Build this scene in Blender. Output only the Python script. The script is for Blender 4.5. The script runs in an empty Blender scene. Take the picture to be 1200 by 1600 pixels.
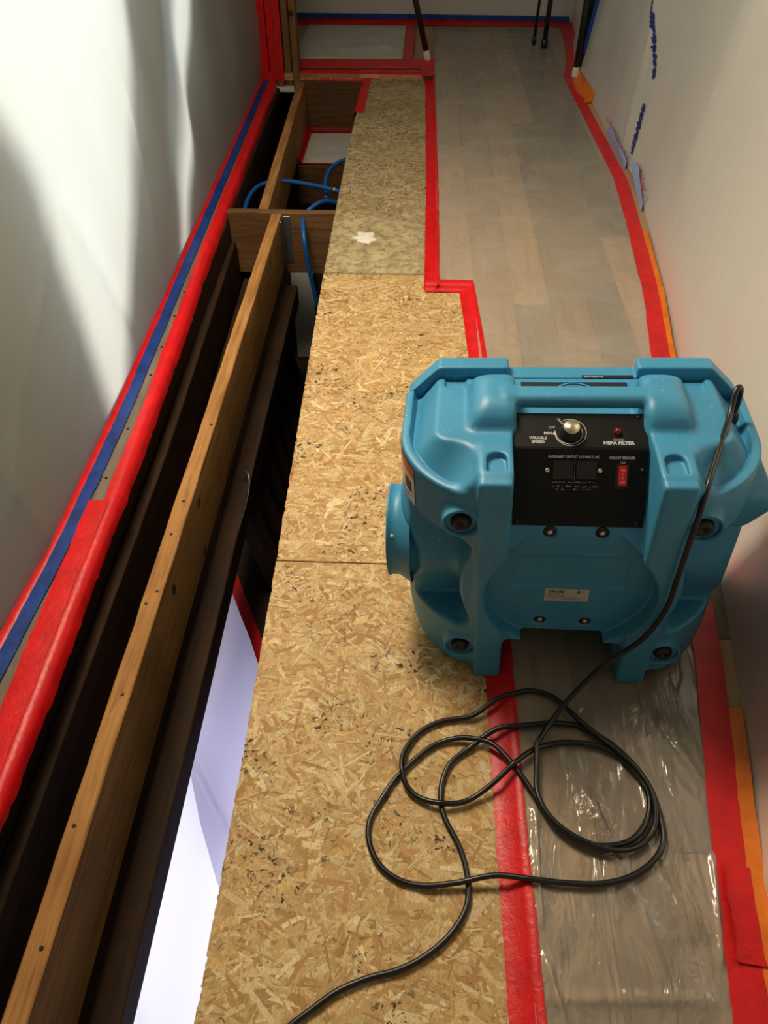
import bpy, bmesh, math, random
import numpy as np
from mathutils import Vector, Matrix, Euler

# ------------------------------------------------------------------ camera, world, lights, exposure
scene = bpy.context.scene
COL = scene.collection
F_PX, CAM_H = 1200.0, 1.5
PITCH = math.atan(1190 / F_PX)
YAW = math.atan(68 / math.hypot(1190, F_PX))
cam_d = bpy.data.cameras.new('camera')
cam_d.sensor_fit = 'VERTICAL'
cam_d.sensor_height = 32.0
cam_d.lens = 32.0 * F_PX / 1600.0
cam_d.clip_start = 0.02
cam = bpy.data.objects.new('camera', cam_d)
cam.location = (0, 0, CAM_H)
cam.rotation_euler = (math.pi / 2 - PITCH, 0, YAW)
COL.objects.link(cam)
scene.camera = cam

world = bpy.data.worlds.new('sky')
scene.world = world
world.use_nodes = True
wb = world.node_tree.nodes['Background']
wb.inputs['Color'].default_value = (0.80, 0.92, 1.0, 1)
wb.inputs['Strength'].default_value = .8

def light(name, kind, loc, rot, energy, color, **kw):
    d = bpy.data.lights.new(name, kind)
    d.energy = energy
    d.color = color
    for k, v in kw.items():
        setattr(d, k, v)
    o = bpy.data.objects.new(name, d)
    o.location = loc
    o.rotation_euler = rot
    COL.objects.link(o)
    return o

def aim(d):
    return Vector(d).to_track_quat('-Z', 'Y').to_euler()

light('sun', 'SUN', (-6, 2.5, 5), aim((0.80, -0.10, -0.42)), 3.6, (1.0, 0.93, 0.80), angle=math.radians(30))
light('ceiling_lamp', 'AREA', (-0.62, 2.05, 2.45), aim((0.22, -0.28, -1)), 96.0, (1.0, 0.84, 0.62), shape='RECTANGLE', size=0.5, size_y=1.5)
light('lower_storey_lamp', 'AREA', (-0.55, 0.75, -1.75), aim((0, 0, 1)), 19.0, (0.90, 0.90, 1.0), shape='RECTANGLE', size=0.7, size_y=1.6)

scene.view_settings.view_transform = 'Standard'
scene.view_settings.look = 'None'
scene.view_settings.gamma = 1.0
scene.view_settings.use_curve_mapping = False
scene.view_settings.exposure = 0.12
scene.cycles.use_denoising = True
scene.cycles.max_bounces = 8
scene.cycles.transparent_max_bounces = 12
scene.cycles.caustics_reflective = False
scene.cycles.caustics_refractive = False

RNG = np.random.default_rng(7)
random.seed(7)

# ------------------------------------------------------------------ materials
def lin(h):
    if isinstance(h, str):
        h = h.lstrip('#')
        c = [int(h[i:i + 2], 16) / 255 for i in (0, 2, 4)]
    else:
        c = [x / 255 for x in h]
    return tuple((x / 12.92 if x <= .04045 else ((x + .055) / 1.055) ** 2.4) for x in c) + (1.0,)

def new_mat(name):
    m = bpy.data.materials.new(name)
    m.use_nodes = True
    nt = m.node_tree
    return m, nt, nt.nodes['Principled BSDF'], nt.nodes['Material Output']

class N:
    """small node-building helper"""
    def __init__(s, nt):
        s.nt = nt
    def node(s, t, **kw):
        n = s.nt.nodes.new(t)
        for k, v in kw.items():
            setattr(n, k, v)
        return n
    def link(s, a, b):
        s.nt.links.new(a, b)
    def coord(s, scale=(1, 1, 1), rot=(0, 0, 0), kind='Object'):
        tc = s.node('ShaderNodeTexCoord')
        mp = s.node('ShaderNodeMapping')
        mp.inputs['Scale'].default_value = scale
        mp.inputs['Rotation'].default_value = rot
        s.link(tc.outputs[kind], mp.inputs['Vector'])
        return mp.outputs['Vector']
    def geo(s, scale=(1, 1, 1)):
        g = s.node('ShaderNodeNewGeometry')
        mp = s.node('ShaderNodeMapping')
        mp.inputs['Scale'].default_value = scale
        s.link(g.outputs['Position'], mp.inputs['Vector'])
        return mp.outputs['Vector']
    def noise(s, vec, scale, detail=3, rough=.55, dist=0):
        n = s.node('ShaderNodeTexNoise')
        n.inputs['Scale'].default_value = scale
        n.inputs['Detail'].default_value = detail
        n.inputs['Roughness'].default_value = rough
        n.inputs['Distortion'].default_value = dist
        s.link(vec, n.inputs['Vector'])
        return n.outputs['Fac']
    def ramp(s, fac, stops, interp='LINEAR'):
        r = s.node('ShaderNodeValToRGB')
        r.color_ramp.interpolation = interp
        e = r.color_ramp.elements
        while len(e) < len(stops):
            e.new(0.5)
        for i, (p, c) in enumerate(stops):
            e[i].position = p
            e[i].color = c if not isinstance(c, (int, float)) else (c, c, c, 1)
        s.link(fac, r.inputs['Fac'])
        return r.outputs['Color']
    def mix(s, fac, a, b, mode='MIX'):
        n = s.node('ShaderNodeMix', data_type='RGBA', blend_type=mode)
        for sock, v in ((n.inputs[0], fac), (n.inputs[6], a), (n.inputs[7], b)):
            if hasattr(v, 'links'):
                s.link(v, sock)
            else:
                sock.default_value = v
        return n.outputs[2]
    def math(s, op, a, b=0.0):
        n = s.node('ShaderNodeMath', operation=op)
        for sock, v in ((n.inputs[0], a), (n.inputs[1], b)):
            if hasattr(v, 'links'):
                s.link(v, sock)
            else:
                sock.default_value = v
        return n.outputs[0]
    def bump(s, height, strength, dist=.01):
        b = s.node('ShaderNodeBump')
        b.inputs['Strength'].default_value = strength
        b.inputs['Distance'].default_value = dist
        s.link(height, b.inputs['Height'])
        return b.outputs['Normal']

def plain(name, col, rough=.5, metal=0, spec=.5, var=.12, scale=30, bump=0, bscale=200, coat=0, alpha=1):
    m, nt, p, out = new_mat(name)
    n = N(nt)
    c = lin(col)
    v = n.coord()
    f = n.noise(v, scale, 4)
    d = tuple(x * (1 - var) for x in c[:3]) + (1,)
    l = tuple(min(1, x * (1 + var)) for x in c[:3]) + (1,)
    n.link(n.ramp(f, [(.3, d), (.7, l)]), p.inputs['Base Color'])
    p.inputs['Roughness'].default_value = rough
    p.inputs['Metallic'].default_value = metal
    p.inputs['Specular IOR Level'].default_value = spec
    p.inputs['Coat Weight'].default_value = coat
    p.inputs['Alpha'].default_value = alpha
    if bump:
        n.link(n.bump(n.noise(v, bscale, 3), bump, .003), p.inputs['Normal'])
    return m

def wood(name, light_c, dark_c, axis='y', knots=True, rough=.75, gs=60):
    """long-grained lumber; grain runs along the given object axis"""
    m, nt, p, out = new_mat(name)
    n = N(nt)
    sc = {'x': (.06, 1, 1), 'y': (1, .06, 1), 'z': (1, 1, .06)}[axis]
    v = n.geo(sc)
    g = n.noise(v, gs, 5, .65, .6)
    big = n.noise(n.geo(), 3.2, 3)
    col = n.ramp(g, [(.25, lin(dark_c)), (.55, lin(light_c)), (.8, lin(light_c))])
    col = n.mix(n.ramp(big, [(.4, 0.0), (.7, .55)]), col, lin(dark_c))
    if knots:
        vo = n.node('ShaderNodeTexVoronoi')
        vo.inputs['Scale'].default_value = 5.0
        n.link(n.geo(), vo.inputs['Vector'])
        k = n.ramp(vo.outputs['Distance'], [(.05, 1.0), (.11, 0.0)])
        col = n.mix(k, col, tuple(x * .25 for x in lin(dark_c)[:3]) + (1,))
    n.link(col, p.inputs['Base Color'])
    p.inputs['Roughness'].default_value = rough
    p.inputs['Specular IOR Level'].default_value = .25
    n.link(n.bump(g, .5, .003), p.inputs['Normal'])
    return m

def tape_mat(name, col, dark, rough=.28, spec=.5):
    m, nt, p, out = new_mat(name)
    n = N(nt)
    v = n.geo()
    f = n.noise(v, 14, 4, .6, .4)
    n.link(n.ramp(f, [(.35, lin(dark)), (.6, lin(col))]), p.inputs['Base Color'])
    p.inputs['Roughness'].default_value = rough
    p.inputs['Specular IOR Level'].default_value = spec
    n.link(n.bump(n.noise(v, 60, 3, .6, .5), .22, .006), p.inputs['Normal'])
    return m

def poly_sheet(name, col, transl, trans_col, gloss_rough, gloss, bump_scale=(1, 1, 1), bs=9, bump=.25, see=0.0):
    """translucent polyethylene film: diffuse + translucent + a glossy skin, optionally part see-through"""
    m, nt, p, out = new_mat(name)
    nt.nodes.remove(p)
    n = N(nt)
    nm = n.bump(n.noise(n.geo(bump_scale), bs, 4, .55, .8), bump, .03)
    d = n.node('ShaderNodeBsdfDiffuse')
    d.inputs['Color'].default_value = lin(col)
    t = n.node('ShaderNodeBsdfTranslucent')
    t.inputs['Color'].default_value = lin(trans_col)
    g = n.node('ShaderNodeBsdfGlossy')
    g.inputs['Roughness'].default_value = gloss_rough
    g.inputs['Color'].default_value = (1, 1, 1, 1)
    for x in (d, g):
        n.link(nm, x.inputs['Normal'])
    m1 = n.node('ShaderNodeMixShader')
    m1.inputs[0].default_value = transl
    n.link(d.outputs[0], m1.inputs[1])
    n.link(t.outputs[0], m1.inputs[2])
    base = m1.outputs[0]
    if see > 0:
        tr = n.node('ShaderNodeBsdfTransparent')
        m3 = n.node('ShaderNodeMixShader')
        f = n.noise(n.geo(), 5, 4, .6, .5)
        n.link(n.ramp(f, [(.3, max(0, see - .08)), (.7, min(1, see + .08))]), m3.inputs[0])
        n.link(base, m3.inputs[1])
        n.link(tr.outputs[0], m3.inputs[2])
        base = m3.outputs[0]
    fr = n.node('ShaderNodeFresnel')
    fr.inputs['IOR'].default_value = 1.5
    n.link(nm, fr.inputs['Normal'])
    m2 = n.node('ShaderNodeMixShader')
    n.link(n.math('MULTIPLY', fr.outputs[0], gloss), m2.inputs[0])
    n.link(base, m2.inputs[1])
    n.link(g.outputs[0], m2.inputs[2])
    n.link(m2.outputs[0], out.inputs['Surface'])
    return m

def osb_mat(name, use_attr=True):
    m, nt, p, out = new_mat(name)
    n = N(nt)
    g = n.geo()
    if use_attr:
        a = n.node('ShaderNodeAttribute', attribute_name='Col')
        base = a.outputs['Color']
    else:
        base = n.ramp(n.noise(g, 60, 4), [(.3, lin('#9c7444')), (.7, lin('#d2aa70'))])
    fine = n.noise(n.geo((1, .5, 1)), 260, 4, .7)
    col = n.mix(n.ramp(fine, [(.35, .40), (.6, 0.0)]), base, lin('#86653c'))
    # ink and dirt ticks gathered in patches
    patch = n.ramp(n.noise(g, 4.6, 3, .6, .3), [(.51, 0.0), (.58, 1.0)])
    tick = n.ramp(n.noise(g, 75, 4, .7, .8), [(.565, 0.0), (.60, 1.0)])
    col = n.mix(n.math('MULTIPLY', patch, tick), col, lin('#2a1f16'))
    tick2 = n.ramp(n.noise(g, 38, 3, .6, 1.2), [(.68, 0.0), (.71, .85)])
    col = n.mix(tick2, col, lin('#33271b'))
    stain = n.ramp(n.noise(g, 1.9, 3), [(.45, 0.0), (.75, .2)])
    col = n.mix(stain, col, lin('#6f5836'))
    n.link(col, p.inputs['Base Color'])
    p.inputs['Roughness'].default_value = .62
    p.inputs['Specular IOR Level'].default_value = .3
    n.link(n.bump(fine, .3, .002), p.inputs['Normal'])
    return m

MAT = {}
MAT['red'] = tape_mat('red_tape', '#dd141a', '#c41016', .40, .4)
MAT['blue'] = tape_mat('blue_tape', '#1c3f8f', '#14306f', .5, .3)
MAT['orange'] = tape_mat('orange_tape', '#ef7d10', '#d8690a', .4)
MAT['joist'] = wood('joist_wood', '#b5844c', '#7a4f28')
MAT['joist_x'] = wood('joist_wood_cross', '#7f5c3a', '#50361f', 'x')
MAT['stud_z'] = wood('stud_wood', '#8d6840', '#5b3d22', 'z')
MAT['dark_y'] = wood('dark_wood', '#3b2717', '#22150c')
MAT['grey_plate'] = wood('weathered_plate_wood', '#82766a', '#584e45', 'y', False)
MAT['dark_x'] = wood('dark_board_wood', '#61452a', '#3d2917', 'x')  # darker brown than the joist wood
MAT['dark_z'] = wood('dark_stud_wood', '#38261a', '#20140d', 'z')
MAT['osb_base'] = osb_mat('strand_board', False)
MAT['flake'] = osb_mat('wood_flakes', True)
MAT['left_film'] = poly_sheet('backlit_plastic_film', '#aeb3ae', .62, '#f2f7f4', .34, .4, (1, 1, .35), 4, .3)
MAT['wall_film'] = poly_sheet('wall_plastic_film', '#dbd9d1', .12, '#dddddd', .38, .4, (1, 1, .3), 7, .35)
MAT['floor_film'] = poly_sheet('floor_plastic_film', '#d8cdbd', .1, '#ffffff', .14, 1.0, (1, .4, 1), 16, .38, see=.68)
MAT['far_film'] = poly_sheet('grazing_haze_floor_film', '#d6d0c4', .1, '#ffffff', .24, .5, (1, .4, 1), 9, .18, see=.63)  # haze of the grazing view put into the far film's colour and clearness
MAT['white_film'] = poly_sheet('white_plastic_film', '#e2e0ee', .6, '#f0eeff', .4, .3, (1, 1, 1), 5, .3)
MAT['black_metal'] = plain('black_paint', '#141416', .35, var=.05)
MAT['white_cap'] = plain('white_rubber', '#d9d6cc', .5)
MAT['pex'] = plain('blue_pipe', '#12559c', .35, var=.08)
MAT['steel'] = plain('galvanised_steel', '#8d9296', .4, .9, var=.15)
MAT['drywall'] = plain('drywall', '#c4c7c2', .85, var=.04, scale=8)
MAT['plaster'] = plain('white_paint', '#ece7da', .7, var=.08, scale=60)
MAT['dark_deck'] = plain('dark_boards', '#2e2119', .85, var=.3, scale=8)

# ------------------------------------------------------------------ mesh helpers
def link(o, parent=None):
    COL.objects.link(o)
    if parent is not None:
        o.parent = parent
    return o

def tag(o, label=None, cat=None, group=None, kind=None):
    for k, v in (('label', label), ('category', cat), ('group', group), ('kind', kind)):
        if v:
            o[k] = v
    return o

def mesh(name, verts, faces, mat, parent=None, smooth=False):
    me = bpy.data.meshes.new(name)
    me.from_pydata([tuple(map(float, v)) for v in verts], [], [tuple(map(int, f)) for f in faces])
    me.validate()
    if mat:
        me.materials.append(mat)
    if smooth:
        me.polygons.foreach_set('use_smooth', [True] * len(me.polygons))
    me.update()
    return link(bpy.data.objects.new(name, me), parent)

def from_bm(name, bm, mat, parent=None, smooth=False):
    me = bpy.data.meshes.new(name)
    bmesh.ops.recalc_face_normals(bm, faces=bm.faces)
    bm.to_mesh(me)
    bm.free()
    if mat:
        me.materials.append(mat)
    if smooth:
        me.polygons.foreach_set('use_smooth', [True] * len(me.polygons))
    return link(bpy.data.objects.new(name, me), parent)

def empty(name, loc=(0, 0, 0), rot=(0, 0, 0)):
    o = bpy.data.objects.new(name, None)
    o.location = loc
    o.rotation_euler = rot
    o.empty_display_size = .1
    return link(o)

def box(name, lo, hi, mat, parent=None, bevel=.002):
    bm = bmesh.new()
    bmesh.ops.create_cube(bm, size=1)
    for v in bm.verts:
        v.co = Vector([lo[i] + (v.co[i] + .5) * (hi[i] - lo[i]) for i in range(3)])
    if bevel:
        bmesh.ops.bevel(bm, geom=bm.edges[:], offset=bevel, segments=1, affect='EDGES')
    return from_bm(name, bm, mat, parent)

def prism(name, poly, z0, z1, mat, parent=None):
    """vertical prism over an XY polygon"""
    k = len(poly)
    vs = [(x, y, z0) for x, y in poly] + [(x, y, z1) for x, y in poly]
    fs = [tuple(range(k))[::-1], tuple(range(k, 2 * k))] + [(i, (i + 1) % k, k + (i + 1) % k, k + i) for i in range(k)]
    return mesh(name, vs, fs, mat, parent)

def beam(name, path, w, z0, z1, mat, parent=None, wob=.0006, step=.06, seed=0):
    """lumber following an XY path (top edges slightly uneven)"""
    r = np.random.default_rng(seed)
    p = np.array(path, float)
    L = np.r_[0, np.cumsum(np.linalg.norm(np.diff(p, axis=0), axis=1))]
    s = np.linspace(0, L[-1], max(2, int(L[-1] / step)))
    x = np.interp(s, L, p[:, 0])
    y = np.interp(s, L, p[:, 1])
    t = np.gradient(np.c_[x, y], axis=0)
    t /= np.linalg.norm(t, axis=1)[:, None]
    nrm = np.c_[t[:, 1], -t[:, 0]]
    vs, fs = [], []
    for i in range(len(s)):
        j = r.normal(0, wob, 4)
        c = 0.003
        for (o, z) in ((-w / 2, z0), (w / 2, z0), (w / 2 + j[0], z1 - c + j[1]), (w / 2 - c + j[0], z1 + j[1]), (-w / 2 + c + j[2], z1 + j[3]), (-w / 2 + j[2], z1 - c + j[3])):
            vs.append((x[i] + nrm[i, 0] * o, y[i] + nrm[i, 1] * o, z))
    for i in range(len(s) - 1):
        a, b = 6 * i, 6 * i + 6
        for k in range(6):
            k2 = (k + 1) % 6
            fs.append((a + k, a + k2, b + k2, b + k))
    fs.append(tuple(range(6))[::-1])
    e = 6 * (len(s) - 1)
    fs.append(tuple(range(e, e + 6)))
    return mesh(name, vs, fs, mat, parent)

def smooth_path(pts, n):
    """Catmull-Rom through points, n samples"""
    p = np.array(pts, float)
    q = np.vstack([2 * p[0] - p[1], p, 2 * p[-1] - p[-2]])
    out = []
    m = len(p) - 1
    for t in np.linspace(0, m - 1e-9, n):
        i = int(t)
        f = t - i
        a, b, c, d = q[i], q[i + 1], q[i + 2], q[i + 3]
        out.append(.5 * ((2 * b) + (-a + c) * f + (2 * a - 5 * b + 4 * c - d) * f * f + (-a + 3 * b - 3 * c + d) * f ** 3))
    return np.array(out)

def tube(name, pts, r, mat, parent=None, seg=10):
    pts = np.array(pts, float)
    n = len(pts)
    T = np.gradient(pts, axis=0)
    T /= np.linalg.norm(T, axis=1)[:, None] + 1e-12
    ref = np.array([0, 0, 1.0]) if abs(T[0][2]) < .9 else np.array([1.0, 0, 0])
    u = ref - T[0] * (ref @ T[0])
    u /= np.linalg.norm(u)
    rr = np.full(n, r) if np.isscalar(r) else np.array(r)
    vs = []
    for i in range(n):
        u = u - T[i] * (u @ T[i])
        u /= np.linalg.norm(u)
        w = np.cross(T[i], u)
        for k in range(seg):
            a = 2 * math.pi * k / seg
            vs.append(pts[i] + rr[i] * (math.cos(a) * u + math.sin(a) * w))
    fs = [(i * seg + k, i * seg + (k + 1) % seg, (i + 1) * seg + (k + 1) % seg, (i + 1) * seg + k) for i in range(n - 1) for k in range(seg)]
    fs += [tuple(range(seg))[::-1], tuple(range((n - 1) * seg, n * seg))]
    return mesh(name, vs, fs, mat, parent, True)

def ribbon(name, path, prof, mat, step=.02, jit=.0007, seed=1, lift=.0004, parent=None):
    """tape: a profile of (sideways, z) points swept along an XY path; path points (x, y[, dz]); closed thin strip"""
    r = np.random.default_rng(seed)
    p = np.array([tuple(q) + (0,) * (3 - len(q)) for q in path], float)
    L = np.r_[0, np.cumsum(np.linalg.norm(np.diff(p[:, :2], axis=0), axis=1))]
    s = np.linspace(0, L[-1], max(2, int(L[-1] / step) + 1))
    P = np.c_[[np.interp(s, L, p[:, k]) for k in range(3)]].T
    t = np.gradient(P[:, :2], axis=0)
    t /= np.linalg.norm(t, axis=1)[:, None]
    nr = np.c_[t[:, 1], -t[:, 0]]
    k = len(prof)
    ph = r.uniform(0, 6, 6)
    vs = []
    for lay in (lift, 0):
        for i in range(len(s)):
            for j, (o, z) in enumerate(prof):
                edge = 1 if j in (0, k - 1) else .3
                oo = o + edge * jit * (math.sin(s[i] * 9 + ph[j % 6]) + .6 * math.sin(s[i] * 31 + 2 * ph[(j + 1) % 6]) + .8 * r.normal())
                zz = z + .0006 * abs(math.sin(s[i] * 23 + j * 2 + ph[2])) + lay
                vs.append((P[i, 0] + nr[i, 0] * oo, P[i, 1] + nr[i, 1] * oo, P[i, 2] + zz))
    n = len(s)
    off = n * k
    fs = []
    for i in range(n - 1):
        for j in range(k - 1):
            a = i * k + j
            fs.append((a, a + k, a + k + 1, a + 1))
            fs.append((off + a, off + a + 1, off + a + k + 1, off + a + k))
    return mesh(name, vs, fs, mat, parent, True)

def film(name, fn, ns, nt, mat, parent=None):
    """single-film surface over a (s, t) grid"""
    S, T = np.meshgrid(np.linspace(0, 1, ns), np.linspace(0, 1, nt), indexing='ij')
    X, Y, Z = fn(S, T)
    vs = np.c_[X.ravel(), Y.ravel(), Z.ravel()]
    i, j = np.meshgrid(np.arange(ns - 1), np.arange(nt - 1), indexing='ij')
    a = (i * nt + j).ravel()
    fs = np.c_[a, a + nt, a + nt + 1, a + 1]
    return mesh(name, vs, fs, mat, parent, True)

def waves(a, b, amp, freq, seed, n=9, aniso=(1, 1)):
    r = np.random.default_rng(seed)
    out = np.zeros_like(a)
    for _ in range(n):
        f = freq * r.uniform(.4, 2.2)
        th = r.uniform(0, math.pi)
        out += amp / (f / freq) ** .8 / math.sqrt(n) * np.sin(f * (aniso[0] * math.cos(th) * a + aniso[1] * math.sin(th) * b) + r.uniform(0, 6.3))
    return out

def folds(a, b, lines, seed=0):
    """sharp creases: each line (x0, y0, x1, y1, height, width)"""
    out = np.zeros_like(a)
    for (x0, y0, x1, y1, hgt, wd) in lines:
        dx, dy = x1 - x0, y1 - y0
        L = math.hypot(dx, dy)
        u = ((a - x0) * dx + (b - y0) * dy) / L
        v = ((a - x0) * dy - (b - y0) * dx) / L
        m = np.clip(u / (.15 * L), 0, 1) * np.clip((L - u) / (.15 * L), 0, 1)
        out += hgt * m * np.exp(-np.abs(v) / wd)
    return out

# ------------------------------------------------------------------ setting: floor
ZP = 0.020                                             # hardwood stands 20 mm above the strand board
floor = empty('floor')
tag(floor, kind='structure')

OSB_L = [(.10, -.325), (.30, -.325), (.61, -.325), (1.31, -.332), (2.6, -.355), (3.46, -.360), (4.26, -.360), (5.43, -.342)]
def osb_left(y):
    return np.interp(y, [a for a, _ in OSB_L], [b for _, b in OSB_L])
def osb_right(y):
    return np.where(np.asarray(y) < 2.735, .226, .088)

FL_COL = [lin(c)[:3] for c in ('#e6ca96', '#dcbc84', '#d4ae76', '#cba56c', '#c4995f', '#e2c490', '#d8b47a', '#b98d55', '#ecd6a8', '#d0aa74')]
FL_OLD = [lin(c)[:3] for c in ('#cbb88f', '#bda97f', '#b09a70', '#a28c62', '#c6b58e', '#948058', '#d2c29c')]

def osb_panel(y0, y1, count, cols, seed):
    ys = np.linspace(y0, y1, max(3, int((y1 - y0) / .05)))
    r = np.random.default_rng(seed)
    lefts = [(float(osb_left(y)) + r.normal(0, .0018), y) for y in ys]
    yr = [y0, y1]
    if y0 < 2.735 < y1:
        rights = [(.088, y1), (.088, 2.735), (.226, 2.735), (.226, y0)]
    else:
        rights = [(float(osb_right(y1)), y1), (float(osb_right(y0)), y0)]
    o = prism('osb_panel', lefts + rights, -.018, 0.0, MAT['osb_base'], floor)
    # loose strand surface: thousands of pressed flakes
    n = count
    cy = r.uniform(y0, y1, n)
    cx = osb_left(cy) + r.uniform(0, 1, n) * (osb_right(cy) - osb_left(cy))
    ln = r.gamma(4, .0115, n).clip(.02, .14)
    wd = r.gamma(4, .0020, n).clip(.004, .026)
    an = r.normal(0, .75, n) + np.where(r.uniform(0, 1, n) < .25, math.pi / 2, 0)
    zz = .0003 + .0010 * np.arange(n) / n
    vs = np.zeros((n, 6, 3))
    shape = np.array([(-.5, -.35), (-.1, -.5), (.5, -.4), (.47, .4), (.05, .5), (-.48, .42)])
    jit = r.normal(0, .06, (n, 6, 2))
    q = (shape[None] + jit)
    qx = q[:, :, 0] * ln[:, None]
    qy = q[:, :, 1] * wd[:, None]
    ca, sa = np.cos(an)[:, None], np.sin(an)[:, None]
    vs[:, :, 0] = cx[:, None] + qx * ca - qy * sa
    vs[:, :, 1] = np.clip(cy[:, None] + qx * sa + qy * ca, y0 + .001, y1 - .001)
    rr = np.where(vs[:, :, 1] < 2.735, np.where(cx[:, None] > .088, .226, .226), .088)
    over = (vs[:, :, 1] >= 2.735) & (cx[:, None] > .088)
    vs[:, :, 1] = np.where(over, 2.734, vs[:, :, 1])
    vs[:, :, 0] = np.clip(vs[:, :, 0], osb_left(vs[:, :, 1]) - r.uniform(0, .003, (n, 6)), np.where(over, .226, rr))
    tl = r.normal(0, .006, (n, 2))
    vs[:, :, 2] = zz[:, None] + (q[:, :, 0] * ln[:, None] * tl[:, :1] * .2 + q[:, :, 1] * wd[:, None] * tl[:, 1:] * 2.5)
    vs[:, :, 2] = np.clip(vs[:, :, 2], .0001, .0022)
    me = bpy.data.meshes.new('strand_surface')
    me.from_pydata(vs.reshape(-1, 3).tolist(), [], np.arange(n * 6).reshape(n, 6).tolist())
    ca_ = np.array(cols)[r.integers(0, len(cols), n)] * r.uniform(.78, 1.08, (n, 1))
    at = me.color_attributes.new('Col', 'FLOAT_COLOR', 'POINT')
    cc = np.ones((n, 6, 4))
    cc[:, :, :3] = ca_[:, None, :]
    at.data.foreach_set('color', cc.ravel())
    me.materials.append(MAT['flake'])
    s = link(bpy.data.objects.new('strand_surface', me), o)
    s['kind'] = 'stuff'
    return o

osb_panel(.10, 1.318, 12000, FL_COL, 1)
osb_panel(1.321, 2.868, 13000, FL_COL, 2)
osb_panel(2.871, 5.43, 11000, FL_OLD, 3)

# smear of levelling compound and a blob of white paint on the far panel
r_ = np.random.default_rng(5)
ang = np.linspace(0, 2 * math.pi, 26, endpoint=False)
rad = 1 + .18 * r_.normal(0, 1, 26)
blob = [(-.21 + .045 * rad[i] * math.cos(a), 3.19 + .055 * rad[i] * math.sin(a)) for i, a in enumerate(ang)]
bm = bmesh.new()
top = [bm.verts.new((x, y, .0035)) for x, y in blob]
mid = [bm.verts.new((-.21 + (x + .21) * .55, 3.19 + (y - 3.19) * .55, .006 + r_.uniform(0, .002))) for x, y in blob]
low = [bm.verts.new((-.21 + (x + .21) * 1.08, 3.19 + (y - 3.19) * 1.08, .0005)) for x, y in blob]
for i in range(26):
    j = (i + 1) % 26
    bm.faces.new((low[i], low[j], top[j], top[i]))
    bm.faces.new((top[i], top[j], mid[j], mid[i]))
bm.faces.new(mid)
o = from_bm('paint_blob', bm, MAT['plaster'], None, True)
tag(o, 'white dried splotch of filler on the old strand board', 'paint splotch')

# pale smear of floor filler along the near end of the far panel
r_ = np.random.default_rng(15)
sy = np.linspace(2.875, 3.42, 30)
def smear(S, T):
    y = 2.876 + .54 * T + .03 * np.sin(S * 17) * T + .02 * np.sin(S * 41 + 1) * T
    x = osb_left(y) + .006 + (.405 - .01) * S
    return x, y, .0026 + .0004 * np.sin(S * 9 + T * 7)
fil, nt_, p_, o_ = new_mat('dried_filler')
n_ = N(nt_)
c_ = n_.ramp(n_.noise(n_.geo(), 9, 5, .65), [(.35, lin('#a8946a')), (.65, lin('#c4b48c'))])
c_ = n_.mix(n_.ramp(n_.noise(n_.geo(), 60, 3), [(.66, 0.0), (.70, .8)]), c_, lin('#5a4a30'))
nt_.links.new(c_, p_.inputs['Base Color'])
p_.inputs['Roughness'].default_value = .7
al = n_.ramp(n_.noise(n_.geo(), 22, 5, .7), [(.36, 0.15), (.52, 1.0)])
nt_.links.new(al, p_.inputs['Alpha'])
film('filler_smear', smear, 30, 30, fil, floor)

# hardwood planks
PLANK_C = ['#c39a72', '#a98a6a', '#b58f6a', '#cda680', '#998069', '#b99878', '#8f7a66', '#c8a47c']
plank_mats = [wood('oak_plank_%d' % i, c, '#%02x%02x%02x' % tuple(int(int(c[j:j + 2], 16) * .82) for j in (1, 3, 5)), 'y', False, .45, 40) for i, c in enumerate(PLANK_C)]
edges = [.108, .242, .384, .523, .660, .795, .93, 1.065, 1.2]
rp = random.Random(11)
joints = {2: [2.62, 1.25], 3: [.60, 2.05, 3.5, 4.6], 1: [1.9, 3.6], 4: [1.1, 2.8, 4.1], 0: [3.9], 5: [1.7, 3.2, 4.9], 6: [2.5, 4.0], 7: [3.0]}
k = 0
for i in range(len(edges) - 1):
    ystart = 2.76 if i == 0 else .05
    cuts = [ystart] + sorted(joints.get(i, [])) + [6.85]
    for a, b in zip(cuts[:-1], cuts[1:]):
        box('floor_plank', (edges[i] + .0008, a + .0008, ZP - .019), (edges[i + 1] - .0008, b - .0008, ZP), plank_mats[(k * 3 + i) % len(plank_mats)], floor, .0012)
        k += 1
xs = [-1.05, -.92, -.785, -.65, -.515, -.38, -.245, -.11, .025, .107]
for i in range(len(xs) - 1):
    box('floor_plank', (xs[i] + .0008, 5.475, ZP - .019), (xs[i + 1] - .0008, 6.85, ZP), plank_mats[(i * 3) % len(plank_mats)], floor, .0012)
box('subfloor_board', (.24, .05, -.018), (1.25, 2.735, 0.0), MAT['osb_base'], floor, 0)
box('subfloor_board', (.09, 2.737, -.018), (1.25, 6.9, 0.0), MAT['osb_base'], floor, 0)
box('subfloor_board', (-1.1, 5.475, -.018), (.089, 6.9, 0.0), MAT['osb_base'], floor, 0)

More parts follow.
